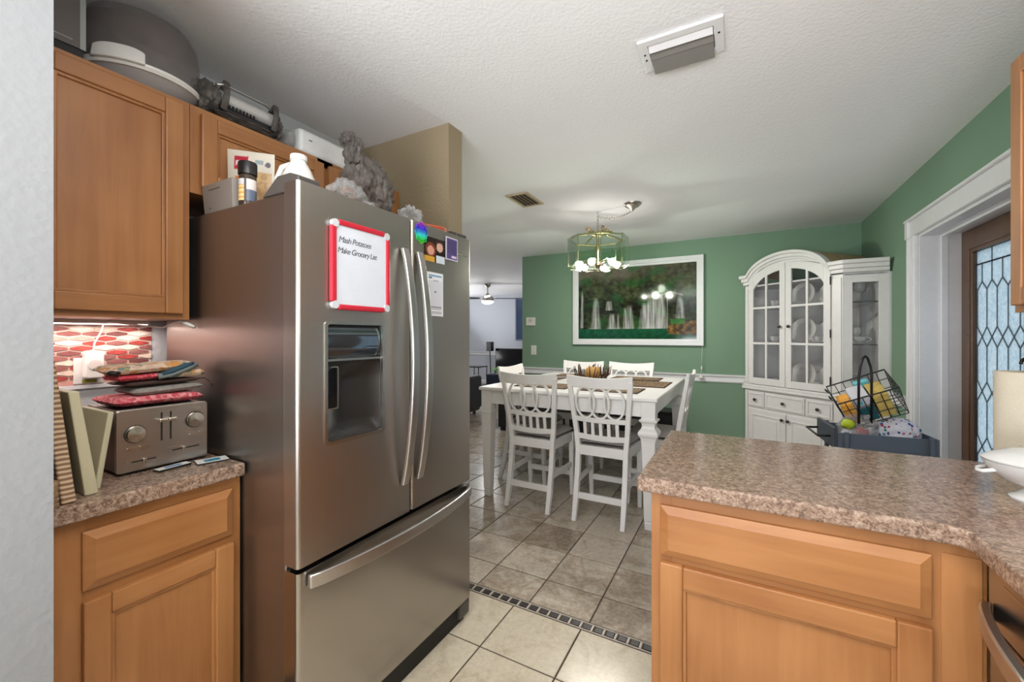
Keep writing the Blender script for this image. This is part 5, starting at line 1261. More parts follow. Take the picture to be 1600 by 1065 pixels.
# ---- corner hutch
hu = thing('china_hutch', 'white arched corner china hutch with glazed doors', 'hutch', (0.55, 4.85, 0))
HM = Matrix.Translation((0.058, 4.97, 0)) @ Matrix.Rotation(math.atan2(4.33-4.97, 0.756-0.058), 4, 'Z'); HW = 0.947
def HB(m, name, mat, parent=None, **k): return m.xf(HM).build(name, mat, parent or hu, **k)
PENT = [(0, 0), (HW, 0), (1.164, 0.199), (0.535, 0.880), (-0.196, 0.214)]
def grow(g): return [(-g*0.6, -g), (HW+g*0.6, -g), (1.164+g*0.35, 0.199-g*0.9), (1.158, 0.205), (0.535, 0.878), (-0.190, 0.220), (-0.196-g*0.35, 0.214-g*0.9)]
HB(MB().prism(PENT, 'z', 0.001, 0.775), 'base_body', 'white_paint', bevel=0.003)
HB(MB().prism(grow(0.018), 'z', 0.001, 0.09), 'plinth', 'white_paint', bevel=0.004)
HB(MB().prism(grow(0.030), 'z', 0.775, 0.800), 'waist_moulding', 'white_paint', bevel=0.006)
HB(MB().prism(grow(0.014), 'z', 0.800, 0.826), 'waist_step', 'white_paint', bevel=0.006)
pm('knob_pewter', (70, 66, 62), 0.35, 0.8)
def knob(u, z, y, parent): HB(MB().lathe([(0.006, 0), (0.005, -0.010), (0.014, -0.016), (0.015, -0.024), (0.010, -0.029), (0.0, -0.030)], (u, y, z), 16, 'y'), 'knob', 'knob_pewter', parent, smooth=40)
for u0, u1 in ((0.045, 0.222), (0.240, 0.628), (0.645, 0.868)):
    dr = HB(MB().box(u0, u1, -0.014, -0.0005, 0.600, 0.752), 'drawer', 'white_paint', bevel=0.003)
    HB(MB().ring([(u0+0.014, 0.614), (u1-0.014, 0.614), (u1-0.014, 0.738), (u0+0.014, 0.738)], [(u0+0.024, 0.624), (u1-0.024, 0.624), (u1-0.024, 0.728), (u0+0.024, 0.728)], 'y', -0.020, -0.013), 'drawer_bead', 'white_paint', dr, bevel=0.002)
    knob((u0+u1)/2, 0.676, -0.014, dr)
for u0, u1, ku in ((0.045, 0.450, 0.425), (0.460, 0.868, 0.485)):
    dr = HB(MB().box(u0, u1, -0.014, -0.0005, 0.11, 0.575), 'base_door', 'white_paint', bevel=0.003)
    HB(MB().ring([(u0+0.045, 0.155), (u1-0.045, 0.155), (u1-0.045, 0.530), (u0+0.045, 0.530)], [(u0+0.060, 0.170), (u1-0.060, 0.170), (u1-0.060, 0.515), (u0+0.060, 0.515)], 'y', -0.021, -0.013), 'door_bead', 'white_paint', dr, bevel=0.003)
    HB(MB().box(u0+0.085, u1-0.085, -0.020, -0.013, 0.195, 0.490), 'raised_panel', 'white_paint', dr, bevel=0.006)
    knob(ku, 0.52, -0.014, dr)
for u0, u1 in ((0.0, 0.036), (0.876, HW)): HB(MB().box(u0+0.004, u1-0.004, -0.010, -0.0005, 0.092, 0.77), 'pilaster', 'white_paint', bevel=0.003)
# upper case: back panels, pilasters, wings
UM = 0.45
def f_in(u): return 1.70+0.245*math.sqrt(max(0, 1-((u-UM)/0.365)**2))
def f_door(u): return 1.77+0.235*math.sqrt(max(0, 1-((u-UM)/0.47)**2))
def f_corn(u): return max(1.935, 1.87+0.243*math.sqrt(max(0, 1-((u-UM)/0.415)**2)))
pm('hutch_inside', (222, 221, 221), 0.5)
def wall_panel(a, b, z0, z1, th): # vertical panel between two plan points
    a, b = Vector((*a, 0)), Vector((*b, 0)); t_ = (b-a).normalized(); n_ = Vector((-t_.y, t_.x, 0))*th
    m = MB(); pl = [(a.x, a.y), (b.x, b.y), (b.x+n_.x, b.y+n_.y), (a.x+n_.x, a.y+n_.y)]
    return m.prism(pl, 'z', z0, z1)
HB(wall_panel((1.160, 0.203), (0.535, 0.872), 0.826, 1.83, -0.012), 'back_panel', 'hutch_inside'); HB(wall_panel((0.535, 0.872), (-0.190, 0.218), 0.826, 1.83, -0.012), 'back_panel', 'hutch_inside')
HB(MB().prism(PENT, 'z', 1.815, 1.83), 'ceiling_board', 'hutch_inside')
for z in (1.243, 1.596):
    HB(MB().prism([(0.06, 0.045), (0.86, 0.045), (1.12, 0.19), (0.535, 0.83), (-0.15, 0.21)], 'z', z-0.004, z+0.004), 'glass_shelf', film('shelf_glass_%d' % int(z*10), (206, 212, 210), 0.28, 0.1))
for u0, u1 in ((0.0, 0.048), (0.856, HW)):
    HB(MB().box(u0, u1, -0.004, 0.035, 0.826, 1.83), 'stile', 'white_paint', bevel=0.003)
    HB(MB().box(u0+0.010, u1-0.010, -0.012, -0.003, 0.84, 1.80), 'pilaster', 'white_paint', bevel=0.003)
def strip(f0, f1, u0, u1, y0, y1, n=30):
    m = MB(); us = [u0+(u1-u0)*i/n for i in range(n+1)]
    return m.prism([(u, f0(u)) for u in us]+[(u, f1(u)) for u in us[::-1]], 'y', y0, y1)
HB(strip(lambda u: f_door(u)+0.003, lambda u: f_corn(u)-0.012, 0.048, 0.856, 0.0, 0.030), 'fascia', 'white_paint')
for dlt0, dlt1, yy in ((0.0, 0.030, -0.062), (0.030, 0.060, -0.040), (0.060, 0.082, -0.022)):
    HB(strip(lambda u: f_corn(u)-dlt1, lambda u: f_corn(u)-dlt0, 0.045, 0.855, yy, 0.010, 40), 'arch_cornice', 'white_paint', bevel=0.006)
for (za, zb, g) in ((1.905, 1.938, 0.060), (1.870, 1.905, 0.040), (1.838, 1.870, 0.020)):
    HB(MB().prism([(0.855, -g), (HW+g*0.5, -g), (1.164+g*0.5, 0.199-g*0.9), (1.16, 0.205), (0.855, 0.205)], 'z', za, zb), 'wing_cornice', 'white_paint', bevel=0.005)
    HB(MB().prism([(0.046, -g), (-g*0.5, -g), (-0.196-g*0.5, 0.214-g*0.9), (-0.192, 0.22), (0.046, 0.22)], 'z', za, zb), 'wing_cornice', 'white_paint', bevel=0.005)
# barrel roof
m = MB(); vs_ = []; nU = 30
for i in range(nU+1):
    u = 0.05+0.80*i/nU; dep = min(0.214+(u+0.196)*0.917, 0.199+(1.164-u)*1.089)-0.03
    vs_ += [(u, 0.012, f_corn(u)-0.006), (u, dep, f_corn(u)-0.006), (u, dep, f_corn(u)-0.02), (u, 0.012, f_corn(u)-0.02)]
fs_ = [(0, 1, 2, 3), tuple(nU*4+k for k in (3, 2, 1, 0))]
for i in range(nU):
    for k in range(4): l = (k+1) % 4; fs_.append((i*4+k, i*4+l, i*4+4+l, i*4+4+k))
HB(m.add(vs_, fs_), 'barrel_roof', pm('raw_board', (172, 148, 112), 0.7, var=0.05), smooth=40)
# glazed doors
for di, (u0, u1) in enumerate(((0.050, 0.4475), (0.4525, 0.854))):
    s_ = 0.056; y0, y1 = -0.018, 0.0
    br = HB(MB().box(u0+s_, u1-s_, y0, y1, 0.832, 0.897), 'door', 'white_paint', bevel=0.002)
    HB(strip(lambda u: 0.832, f_door, u0, u0+s_, y0, y1, 6), 'stile', 'white_paint', br, bevel=0.002); HB(strip(lambda u: 0.832, f_door, u1-s_, u1, y0, y1, 6), 'stile', 'white_paint', br, bevel=0.002)
    HB(strip(f_in, f_door, u0+s_, u1-s_, y0, y1, 16), 'arched_rail', 'white_paint', br, bevel=0.002)
    um = (u0+u1)/2
    HB(strip(lambda u: 0.897, f_in, um-0.010, um+0.010, y0+0.002, y1-0.002, 2), 'muntin', 'white_paint', br)
    zs = [0.897, 1.243, 1.596]
    for z in zs[1:]:
        for a, b in ((u0+s_, um-0.010), (um+0.010, u1-s_)): HB(MB().box(a, b, y0+0.003, y1-0.003, z-0.010, z+0.010), 'muntin', 'white_paint', br)
    for a, b in ((u0+s_, um-0.010), (um+0.010, u1-s_)):
        for zi in range(3):
            zl = zs[zi]+(0.010 if zi else 0)
            HB(strip(lambda u: zl, (lambda u, zi=zi: zs[zi+1]-0.010) if zi < 2 else f_in, a, b, -0.010, -0.008, 8), 'pane', 'clear_glass', br)
    knob(0.405 if di == 0 else 0.495, 1.405, -0.018, br)
    if di == 1:
        for z in (0.90, 1.30, 1.75): HB(MB().cyl((0.856, -0.019, z), 0.005, 0.07, 'z', 10), 'hinge', 'dark_metal', br)
# wings (glazed panels on the two returns)
def wing(a, b):
    a, b = Vector((*a, 0)), Vector((*b, 0)); t_ = (b-a); Lw = t_.length; t_.normalize(); ang = math.atan2(t_.y, t_.x)
    M_ = Matrix.Translation(a) @ Matrix.Rotation(ang, 4, 'Z')
    def WB(m, n_, mt, p=None, **k): return m.xf(HM @ M_).build(n_, mt, p or hu, **k)
    w_ = WB(MB().box(0, Lw, 0.0, 0.018, 0.826, 0.93), 'side_panel', 'white_paint', bevel=0.002)
    WB(MB().box(0.0, 0.060, 0.0, 0.018, 0.93, 1.836), 'stile', 'white_paint', w_, bevel=0.002); WB(MB().box(Lw-0.070, Lw, 0.0, 0.018, 0.93, 1.836), 'stile', 'white_paint', w_, bevel=0.002)
    WB(MB().box(0.060, Lw-0.070, 0.0, 0.018, 1.755, 1.836), 'rail', 'white_paint', w_, bevel=0.002)
    WB(MB().box(0.060, Lw-0.070, 0.008, 0.010, 0.93, 1.755), 'pane', 'clear_glass', w_)
    for z in (1.243, 1.596): WB(MB().box(0.060, Lw-0.070, 0.020, 0.024, z-0.0045, z+0.0045), 'shelf_edge', pm('shelf_edge_dark', (70, 74, 72), 0.3), w_)
wing((HW, 0), (1.164, 0.199)); wing((-0.196, 0.214), (0, 0))
# ---- dishes in the hutch
def HP(u, y, z): return HM @ Vector((u, y, z))
ROT = HM.to_3x3().to_4x4()
def plate(u, y, z, r, lb, tilt=0.18, rx=1.0):
    o = thing('plate', lb, 'plate', HP(u, y, z), 0, 'white plates in the hutch')
    M_ = Matrix.Translation(HP(u, y, z)) @ ROT @ Matrix.Rotation(-tilt, 4, 'X') @ Matrix.Translation((0, 0, r))
    MB().lathe([(0.0, 0.010), (r*0.60, 0.010), (r*0.66, 0.004), (r*0.98, -0.008), (r, -0.005), (r*0.98, -0.001), (r*0.66, 0.014), (0.0, 0.017)], (0, 0, 0), 40, 'y').xf(M_).build('plate_disc', 'white_ceramic', o, smooth=60)
    MB().lathe([(r*0.60, 0.009), (r*0.615, 0.007), (r*0.63, 0.0065)], (0, 0, 0), 40, 'y').xf(M_).build('rim_line', pm('plate_line', (196, 196, 196), 0.2), o)
def cup(u, y, z, lb):
    o = thing('teacup', lb, 'cup', HP(u, y, z), 0, 'white teacups in the hutch'); p = HP(u, y, z)
    MB().lathe([(0.0, 0.0005), (0.030, 0.0005), (0.068, 0.012), (0.070, 0.014), (0.030, 0.006), (0.0, 0.006)], p, 28).build('saucer', 'white_ceramic', o, smooth=50)
    MB().lathe([(0.0, 0.0065), (0.022, 0.0065), (0.038, 0.030), (0.043, 0.066), (0.040, 0.066), (0.034, 0.030), (0.0, 0.014)], p, 28).build('cup_bowl', 'white_ceramic', o, smooth=50)
    e = HM.to_3x3() @ Vector((1, 0, 0))
    MB().tube([p+e*(0.040+0.022*math.sin(q))+Vector((0, 0, 0.040+0.018*math.cos(q))) for q in [PI*i/8 for i in range(9)]], 0.004, 7).build('handle', 'white_ceramic', o, smooth=1)
for row, z in (('bottom', 0.8265), ('middle', 1.2475), ('top', 1.6005)):
    k = 0.122 if row != 'top' else 0.112
    plate(0.495, 0.135, z, k, 'round white plate behind the right hutch door, left one on the %s shelf' % row); plate(0.700, 0.200, z, k*0.93, 'round white plate behind the right hutch door, right one on the %s shelf' % row)
cup(0.240, 0.10, 0.8265, 'white teacup on saucer behind the left hutch door on the bottom shelf'); cup(0.240, 0.12, 1.2475, 'white teacup on saucer behind the left hutch door on the middle shelf'); cup(0.245, 0.12, 1.6005, 'white teacup on saucer behind the left hutch door on the top shelf')
cup(0.672, 0.085, 0.8265, 'white teacup before the plates on the bottom hutch shelf'); cup(0.672, 0.085, 1.2475, 'white teacup before the plates on the middle hutch shelf')
def goblet(u, y, z, lb):
    p = HP(u, y, z)
    o = thing('wine_glass', lb, 'glass', p, 0, 'stemmed glasses in the hutch')
    MB().lathe([(0.0, 0.0005), (0.032, 0.0005), (0.030, 0.003), (0.005, 0.006), (0.004, 0.07), (0.006, 0.075)], p, 20).build('stem', film('stemware', (226, 230, 230), 0.45, 0.05) if 'stemware' not in MATS else 'stemware', o, smooth=50)
    MB().shell([(0.005, 0.074), (0.030, 0.088), (0.040, 0.115), (0.036, 0.160)], p, 24).build('bowl', 'stemware', o, smooth=50)
goblet(0.985, 0.135, 1.6005, 'stemmed glass on the top shelf of the hutch side window'); goblet(0.965, 0.120, 0.8265, 'stemmed glass low in the hutch side window')
p = HP(0.975, 0.145, 1.2475); jg2 = thing('glass_jug', 'glass gravy jug on the middle shelf of the hutch side window', 'jug', p)
MB().lathe([(0.0, 0.0005), (0.030, 0.0005), (0.034, 0.004), (0.014, 0.012), (0.030, 0.022), (0.046, 0.040), (0.048, 0.062), (0.044, 0.062), (0.040, 0.040), (0.0, 0.024)], p, 28).build('jug_bowl', 'white_ceramic', jg2, smooth=50)
MB().shell([(0.016, 0.064), (0.034, 0.074), (0.042, 0.100), (0.034, 0.140)], p+Vector((-0.02, 0.01, 0.0)), 24).build('glass_bowl', 'stemware', jg2, smooth=50)
MB().tube([p+Vector((0.044+0.034*math.sin(q), 0.0, 0.040+0.020*math.cos(q))) for q in [PI*i/8 for i in range(9)]], 0.004, 7).build('handle', 'white_ceramic', jg2, smooth=1)

# ---- grey utility cart with its load, in front of the hutch
ca_ = 0.10; CW = 0.42; CDp = 0.32
ct_ = thing('utility_cart', 'slate grey three-tier utility cart standing before the hutch', 'cart', (0.47, 2.83, 0), ca_, None, True)
CART = Matrix.Translation((0.47, 2.83, 0)) @ Matrix.Rotation(ca_, 4, 'Z')
for z0, nm in ((0.700, 'tray'), (0.42, 'tray'), (0.13, 'tray')):
    tr_ = MB().box(0, CW, 0, CDp, z0, z0+0.008).build(nm, 'cart_grey', ct_)
    MB().ring([(0, 0), (CW, 0), (CW, CDp), (0, CDp)], [(0.006, 0.006), (CW-0.006, 0.006), (CW-0.006, CDp-0.006), (0.006, CDp-0.006)], 'z', z0+0.008, z0+0.090).build('tray_rim', 'cart_grey', tr_, bevel=0.002)
for x_ in (0.035, CW-0.035):
    for y_ in (-0.014, CDp+0.014):
        MB().cyl((x_, y_, 0.062), 0.012, 0.735, 'z', 12).build('post', 'cart_grey', ct_, smooth=40)
        MB().cyl((x_-0.010, y_, 0.031), 0.030, 0.020, 'x', 16).build('caster', 'black_plastic', ct_, smooth=40)
MB().prism(rrect(-0.018, 0.0, 0.70, 0.815, 0.006), 'y', 0.0, CDp).build('end_plate', pm('cart_dark', (66, 72, 80), 0.5), ct_)
MB().tube([(-0.004, 0.06, 0.76), (-0.075, 0.06, 0.755), (-0.075, 0.30, 0.755), (-0.004, 0.30, 0.76)], 0.006, 8).build('handle', 'black_wire', ct_, smooth=1)
# wire basket tilted on top of the cart load
wk = thing('wire_basket', 'black wire basket with a tall loop handle tipped over on the cart', 'basket', CART @ Vector((0.175, 0.16, 0.96)), 0, None, True)
wk.rotation_euler = (Matrix.Rotation(ca_, 4, 'Z') @ Matrix.Rotation(0.42, 4, 'X') @ Matrix.Rotation(-0.46, 4, 'Y')).to_euler()
bwx, bwy, bwz = 0.142, 0.098, 0.085
def ring_pts(z, k=1.0): return [(-bwx*k, -bwy*k, z), (bwx*k, -bwy*k, z), (bwx*k, bwy*k, z), (-bwx*k, bwy*k, z)]
MB().tube(ring_pts(bwz), 0.0042, 6, True).build('top_rim', 'black_wire', wk)
for z in (-bwz, -0.03, 0.028): MB().tube(ring_pts(z, 0.93+0.07*(z+bwz)/(2*bwz)), 0.0024, 5, True).build('hoop', 'black_wire', wk)
for i in range(8):
    x = -bwx+2*bwx*i/7
    MB().tube([(x, -bwy, bwz), (x*0.93, -bwy*0.93, -bwz), (x*0.93, bwy*0.93, -bwz), (x, bwy, bwz)], 0.0022, 5).build('wire', 'black_wire', wk)
for i in range(1, 6):
    y = -bwy+2*bwy*i/6
    MB().tube([(-bwx, y, bwz), (-bwx*0.93, y*0.93, -bwz), (bwx*0.93, y*0.93, -bwz), (bwx, y, bwz)], 0.0022, 5).build('wire', 'black_wire', wk)
for s_ in (-1, 1): MB().tube([(-bwx-0.004, s_*0.05, bwz), (-bwx-0.012, s_*0.05, bwz+0.018), (-bwx-0.012, s_*0.03, bwz+0.018), (-bwx-0.004, s_*0.03, bwz)], 0.003, 6).build('rim_hook', 'black_wire', wk)
hb = CART @ Vector((0.135, 0.05, 0.82)); hdir = CART.to_3x3() @ Vector((1, 0.35, 0)); hdir.normalize()
# upright loop handle (swings free of the basket)
inv = (Matrix.Translation(wk.location) @ wk.rotation_euler.to_matrix().to_4x4()).inverted()
pts = [(-0.034, 0.02), (-0.034, 0.27), (-0.026, 0.332), (-0.012, 0.375), (0, 0.386), (0.012, 0.375), (0.028, 0.325), (0.032, 0.285), (0.032, 0.02)]
MB().tube([inv @ (hb+hdir*a+Vector((0, 0, b))) for a, b in pts], 0.0062, 8).build('loop_handle', 'black_wire', wk, smooth=1)
pm('box_orange', (226, 160, 62), 0.5, var=0.08, vscale=60); pm('box_teal', (28, 92, 98), 0.45, var=0.1, vscale=30); pm('box_yellow', (196, 170, 92), 0.6, var=0.1, vscale=30); pm('box_pale', (206, 206, 214), 0.5); pm('box_aqua', (110, 190, 200), 0.5)
BASK = Matrix.Translation(wk.location) @ wk.rotation_euler.to_matrix().to_4x4()
def inb(name, b, mat, lb, cat, patch=None):
    o = thing(name, lb, cat, wk.location.copy(), 0, None, True); o.rotation_euler = wk.rotation_euler.copy()
    MB().box(*b).build('pack', mat, o, bevel=0.004)
    if patch: MB().box(b[0]+0.012, (b[0]+b[1])/2, b[2]-0.0012, b[2]-0.0002, b[4]+0.02, b[4]+0.045).build('printed_patch', patch, o)
inb('snack_box', (-0.128, -0.072, -0.090, 0.02, -0.070, 0.060), 'box_orange', 'orange snack box at the low end of the tipped wire basket', 'box', 'red_plastic')
inb('wipes_pack', (-0.066, 0.012, -0.092, 0.05, -0.075, 0.010), 'box_teal', 'dark teal pack with a pale oval in the wire basket', 'pack', 'box_pale')
inb('tissue_pack', (-0.066, 0.012, -0.086, 0.05, 0.011, 0.070), 'box_pale', 'pale white pack standing above the teal one in the wire basket', 'pack', 'box_aqua')
inb('snack_box', (0.020, 0.090, -0.088, 0.05, -0.075, 0.062), 'box_yellow', 'mustard yellow box at the high end of the tipped wire basket', 'box')
inb('snack_box', (-0.02, 0.05, 0.055, 0.09, -0.07, 0.075), 'box_aqua', 'small aqua box at the back of the wire basket', 'box')
# clear bag and patterned cloth on the tray
cg = thing('plastic_bag', 'clear plastic bag with a lime green tag on the cart tray', 'bag', CART @ Vector((0.11, 0.09, 0.709)))
p = CART @ Vector((0.115, 0.095, 0.795)); crumple(p, 0.085, 0.070, 0.085, 51, 0.22, 7, 5, 0.7095, 0.15).build('bag_film', 'clear_bag', cg, smooth=45)
p = CART @ Vector((0.055, 0.035, 0.835)); MB().ell(p, 0.030, 0.016, 0.026, 14, 10, 0.12, 3).build('lime_tag', pm('lime', (186, 206, 44), 0.5), cg, smooth=60)
for k, (a, b, mt) in enumerate(((0.08, 0.05, 'box_pale'), (0.14, 0.06, 'pink_quilt'), (0.18, 0.07, 'box_pale'))):
    p = CART @ Vector((a-0.01, b+0.02, 0.775)); MB().ell(p, 0.035, 0.03, 0.04, 14, 10, 0.1, k).build('bag_content', mt, cg, smooth=60)
t = NT('confetti_cloth'); t.set(Roughness=0.9)
v = t.new('ShaderNodeTexVoronoi'); v.inputs['Scale'].default_value = 48; t.lk(t.coords(), v.inputs['Vector'])
mk = t.new('ShaderNodeMath', operation='LESS_THAN'); mk.inputs[1].default_value = 0.36; t.lk(v.outputs['Distance'], mk.inputs[0])
t.color(t.mix(mk.outputs[0], (222, 222, 232), t.ramp(v.outputs['Color'], [(0.0, (60, 64, 150)), (0.35, (196, 60, 90)), (0.55, (80, 150, 150)), (0.75, (44, 46, 90)), (0.9, (222, 222, 232))], 'CONSTANT')))
p = CART @ Vector((0.300, 0.135, 0.790)); tag(crumple(p, 0.100, 0.10, 0.080, 61, 0.10, 4, 5, 0.7095).build('patterned_cloth', 'confetti_cloth', None, smooth=60), 'white cloth bundle with blue and red confetti dots on the cart tray', 'cloth')

# =================================================================== BEYOND THE TABLE AND LIVING ROOM
bn = thing('storage_bench', 'long low black bench against the green wall behind the table', 'bench', (-1.7, 5.1, 0))
MB().box(-2.955, -0.62, 5.00, YB-0.018, 0.05, 0.43).build('body', 'black_matte', bn, bevel=0.004)
MB().box(-2.97, -0.60, 4.985, YB-0.016, 0.43, 0.46).build('lid', 'black_plastic', bn, bevel=0.005)
MB().box(-2.93, -0.64, 5.02, YB-0.03, 0.0005, 0.05).build('plinth', 'black_matte', bn)
for k in range(4): MB().box(-2.92+k*0.57, -2.38+k*0.57, 4.994, 5.0, 0.08, 0.40).build('front_panel', 'black_plastic', bn, bevel=0.003)
# ceiling fan
FXc, FYc = -4.73, 7.556
fn_ = thing('ceiling_fan', 'dark-bladed ceiling fan with a lit glass bowl in the living room', 'ceiling fan', (FXc, FYc, 2.0))
MB().lathe([(0.0, 0), (0.072, 0), (0.070, -0.03), (0.045, -0.07), (0.020, -0.085), (0.0, -0.085)], (FXc, FYc, CEIL-0.0005), 24).build('canopy', 'nickel', fn_, smooth=40)
MB().cyl((FXc, FYc, 2.22), 0.014, 0.16, 'z', 12).build('downrod', 'nickel', fn_, smooth=40)
MB().lathe([(0.0, 0.10), (0.03, 0.10), (0.05, 0.06), (0.12, 0.03), (0.135, -0.01), (0.135, -0.05), (0.12, -0.065), (0.0, -0.065)], (FXc, FYc, 2.13), 32).build('motor', 'nickel', fn_, smooth=40)
emit('fan_light', (255, 252, 244), 5.0)
MB().lathe([(0.128, 0.0), (0.122, -0.028), (0.08, -0.055), (0.0, -0.065)], (FXc, FYc, 2.064), 32).build('light_bowl', 'fan_light', fn_, smooth=40)
for k in range(4):
    a = YAW+0.05+PI/2*k; M_ = Matrix.Translation((FXc, FYc, 2.125)) @ Matrix.Rotation(a, 4, 'Z') @ Matrix.Rotation(0.20, 4, 'X')
    b_ = MB().prism([(0.17, -0.045), (0.30, -0.062), (0.66, -0.066), (0.68, -0.05), (0.68, 0.05), (0.66, 0.066), (0.30, 0.062), (0.17, 0.045)], 'z', -0.004, 0.004).xf(M_).build('blade', 'black_plastic', fn_)
    MB().box(0.10, 0.22, -0.018, 0.018, -0.012, -0.004).xf(M_).build('blade_iron', 'nickel', b_)
d = bpy.data.lights.new('fan_lamp', 'POINT'); d.energy = 18; d.color = (1.0, 0.98, 0.95); d.shadow_soft_size = 0.1
lo = bpy.data.objects.new('fan_lamp', d); COL.objects.link(lo); lo.location = (FXc, FYc, 1.93)
# television on a stand
tvx = -5.0
tv_ = thing('television', 'black flat television on a low stand seen past the green wall', 'television', (tvx, 9.3, 0.45))
MB().box(tvx-0.57, tvx+0.55, 9.28, 9.32, 0.45, 1.0).build('bezel', 'black_plastic', tv_, bevel=0.004); MB().box(tvx-0.55, tvx+0.53, 9.278, 9.28, 0.47, 0.98).build('screen', 'black_gloss', tv_)
MB().box(tvx-0.15, tvx+0.15, 9.22, 9.38, 0.4305, 0.45).build('foot', 'black_plastic', tv_)
ts = thing('television_stand', 'low dark television stand on the living room floor', 'stand', (tvx, 9.3, 0))
MB().box(tvx-0.5, tvx+0.7, 9.1, 9.5, 0.39, 0.43).build('top', 'black_matte', ts, bevel=0.004); MB().box(tvx-0.48, tvx+0.68, 9.12, 9.48, 0.05, 0.09).build('shelf', 'black_matte', ts)
for x_ in (tvx-0.48, tvx+0.64):
    for y_ in (9.12, 9.44): MB().box(x_, x_+0.04, y_, y_+0.04, 0.001, 0.39).build('leg', 'black_matte', ts)
# speaker on stand
sx_, sy_ = -5.66, 9.15
sp = thing('loudspeaker', 'small black loudspeaker on a thin pole left of the television', 'speaker', (sx_, sy_, 0))
MB().box(sx_-0.075, sx_+0.085, sy_-0.07, sy_+0.07, 0.93, 1.17).build('cabinet', 'black_plastic', sp, bevel=0.015)
MB().cyl((sx_, sy_-0.072, 1.0), 0.05, 0.004, 'y', 20).build('driver', 'black_matte', sp)
MB().tube([(sx_+0.04, sy_, 0.02), (sx_+0.02, sy_, 0.5), (sx_, sy_, 0.94)], 0.012, 8).build('pole', 'dark_metal', sp, smooth=1); MB().lathe([(0.0, 0.001), (0.13, 0.001), (0.12, 0.015), (0.0, 0.02)], (sx_+0.04, sy_, 0), 24).build('base', 'black_plastic', sp, smooth=40)
# armchair
ax, ay = -4.26, 5.55
ac = thing('armchair', 'black upholstered armchair partly hidden behind the refrigerator', 'armchair', (ax, ay, 0))
pm('black_leather', (20, 18, 18), 0.4, bump=0.2, bscale=60)
MB().box(ax-0.40, ax+0.40, ay-0.40, ay+0.40, 0.06, 0.34).build('base', 'black_leather', ac, bevel=0.04, seg=4)
MB().box(ax-0.28, ax+0.28, ay-0.28, ay+0.38, 0.34, 0.48).build('seat_cushion', 'black_leather', ac, bevel=0.04, seg=4)
for s_ in (-1, 1): MB().box(ax+s_*0.35-0.09, ax+s_*0.35+0.09, ay-0.40, ay+0.40, 0.10, 0.66).build('arm', 'black_leather', ac, bevel=0.06, seg=5)
MB().box(ax-0.36, ax+0.36, ay-0.48, ay-0.28, 0.20, 0.98).build('backrest', 'black_leather', ac, bevel=0.07, seg=5)
for x_ in (-0.32, 0.32):
    for y_ in (-0.32, 0.32): MB().cyl((ax+x_, ay+y_, 0.001), 0.025, 0.07, 'z', 10).build('foot', 'dark_wood', ac)
# side table, blue chair, fern pot, dark plant
sdx, sdy = -4.75, 7.15
st_ = thing('side_table', 'thin-legged black metal side table beside the armchair', 'table', (sdx, sdy, 0))
MB().box(sdx-0.17, sdx+0.17, sdy-0.17, sdy+0.17, 0.68, 0.70).build('tabletop', 'black_plastic', st_)
MB().box(sdx-0.16, sdx+0.16, sdy-0.16, sdy+0.16, 0.30, 0.315).build('shelf', 'black_plastic', st_)
for x_ in (-0.155, 0.155):
    for y_ in (-0.155, 0.155): MB().tube([(sdx+x_*1.15, sdy+y_*1.15, 0.001), (sdx+x_, sdy+y_, 0.12), (sdx+x_, sdy+y_, 0.68)], 0.009, 8).build('leg', 'dark_metal', st_, smooth=1)
pm('leaf_green', (104, 160, 66), 0.5, var=0.2, vscale=30); pm('leaf_dark', (40, 48, 36), 0.5, var=0.2)
bx2, by2 = -4.60, 7.75
bs = thing('storage_cube', 'dark navy storage cube under the potted plant', 'cube', (bx2, by2, 0))
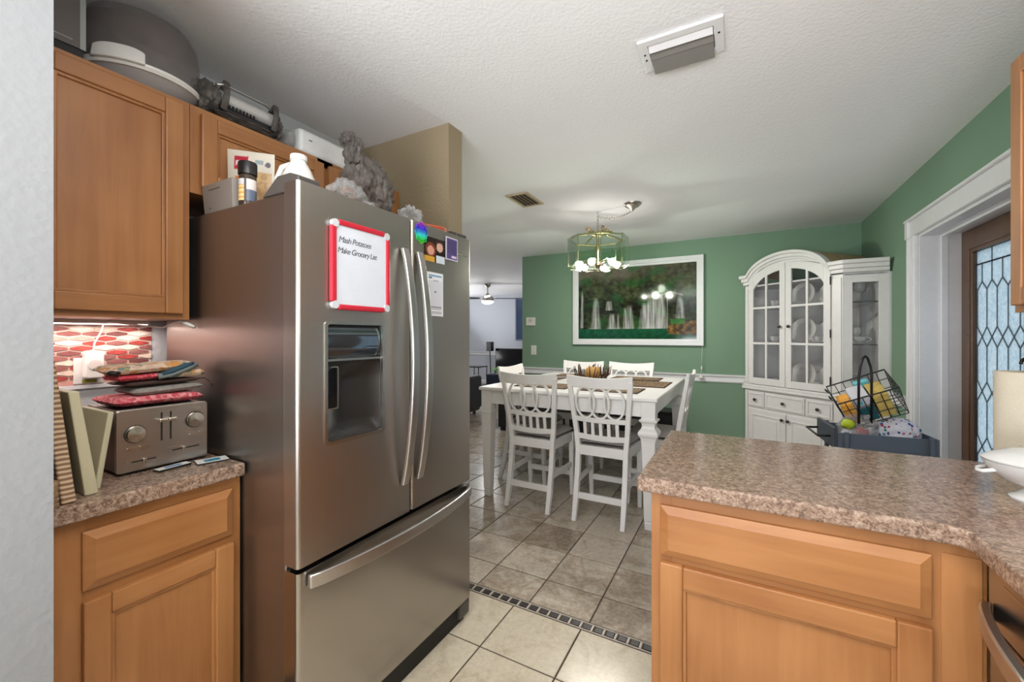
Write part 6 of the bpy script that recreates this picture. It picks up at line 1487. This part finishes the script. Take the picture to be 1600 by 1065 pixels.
MB().box(bx2-0.18, bx2+0.20, by2-0.18, by2+0.18, 0.001, 0.47).build('body', pm('navy', (40, 52, 74), 0.6), bs, bevel=0.01); MB().box(bx2-0.185, bx2+0.205, by2-0.185, by2+0.185, 0.47, 0.495).build('lid', 'navy', bs, bevel=0.006)
def leaf(m, base, d_, L, w_, droop, seed):
    R = random.Random(seed); d_ = Vector(d_).normalized(); s_ = d_.cross(Vector((0, 0, 1))).normalized(); vs = []; n = 6
    for i in range(n+1):
        t_ = i/n; c_ = Vector(base)+d_*L*t_+Vector((0, 0, -droop*t_*t_*L)); ww = w_*math.sin(PI*min(0.98, t_*0.9+0.08))
        vs += [c_-s_*ww, c_+Vector((0, 0, 0.2*ww)), c_+s_*ww]
    fs = []
    for i in range(n): fs += [(i*3, i*3+1, i*3+4, i*3+3), (i*3+1, i*3+2, i*3+5, i*3+4)]
    return m.add(vs, fs)
def potted(x, y, z, pot_r, pot_h, nleaf, L, w_, mat, potmat, lb, name, up=0.8):
    o = thing(name, lb, 'plant', (x, y, z)); R = random.Random(int(x*100))
    MB().lathe([(0.0, 0.001), (pot_r*0.75, 0.001), (pot_r, pot_h), (pot_r*0.9, pot_h), (pot_r*0.85, pot_h-0.015), (0.0, pot_h-0.015)], (x, y, z), 24).build('pot', potmat, o, smooth=40)
    for k in range(nleaf):
        a = 2*PI*k/nleaf*2.4; leaf(MB(), (x+0.02*math.cos(a), y+0.02*math.sin(a), z+pot_h-0.02), (math.cos(a), math.sin(a), up+R.uniform(-0.3, 0.5)), L*R.uniform(0.7, 1.1), w_, R.uniform(0.3, 0.9), k).build('leaf', mat, o, smooth=60, solid=0.001)
    return o
potted(bx2+0.05, by2-0.05, 0.4955, 0.055, 0.11, 26, 0.20, 0.022, 'leaf_green', 'white_plastic', 'bright green leafy plant in a white pot on the navy cube', 'potted_plant', 0.6)
potted(-5.15, 7.35, 0.001, 0.12, 0.25, 30, 0.62, 0.03, 'leaf_dark', 'black_plastic', 'tall dark-leaved plant beside the armchair', 'potted_plant', 2.2)
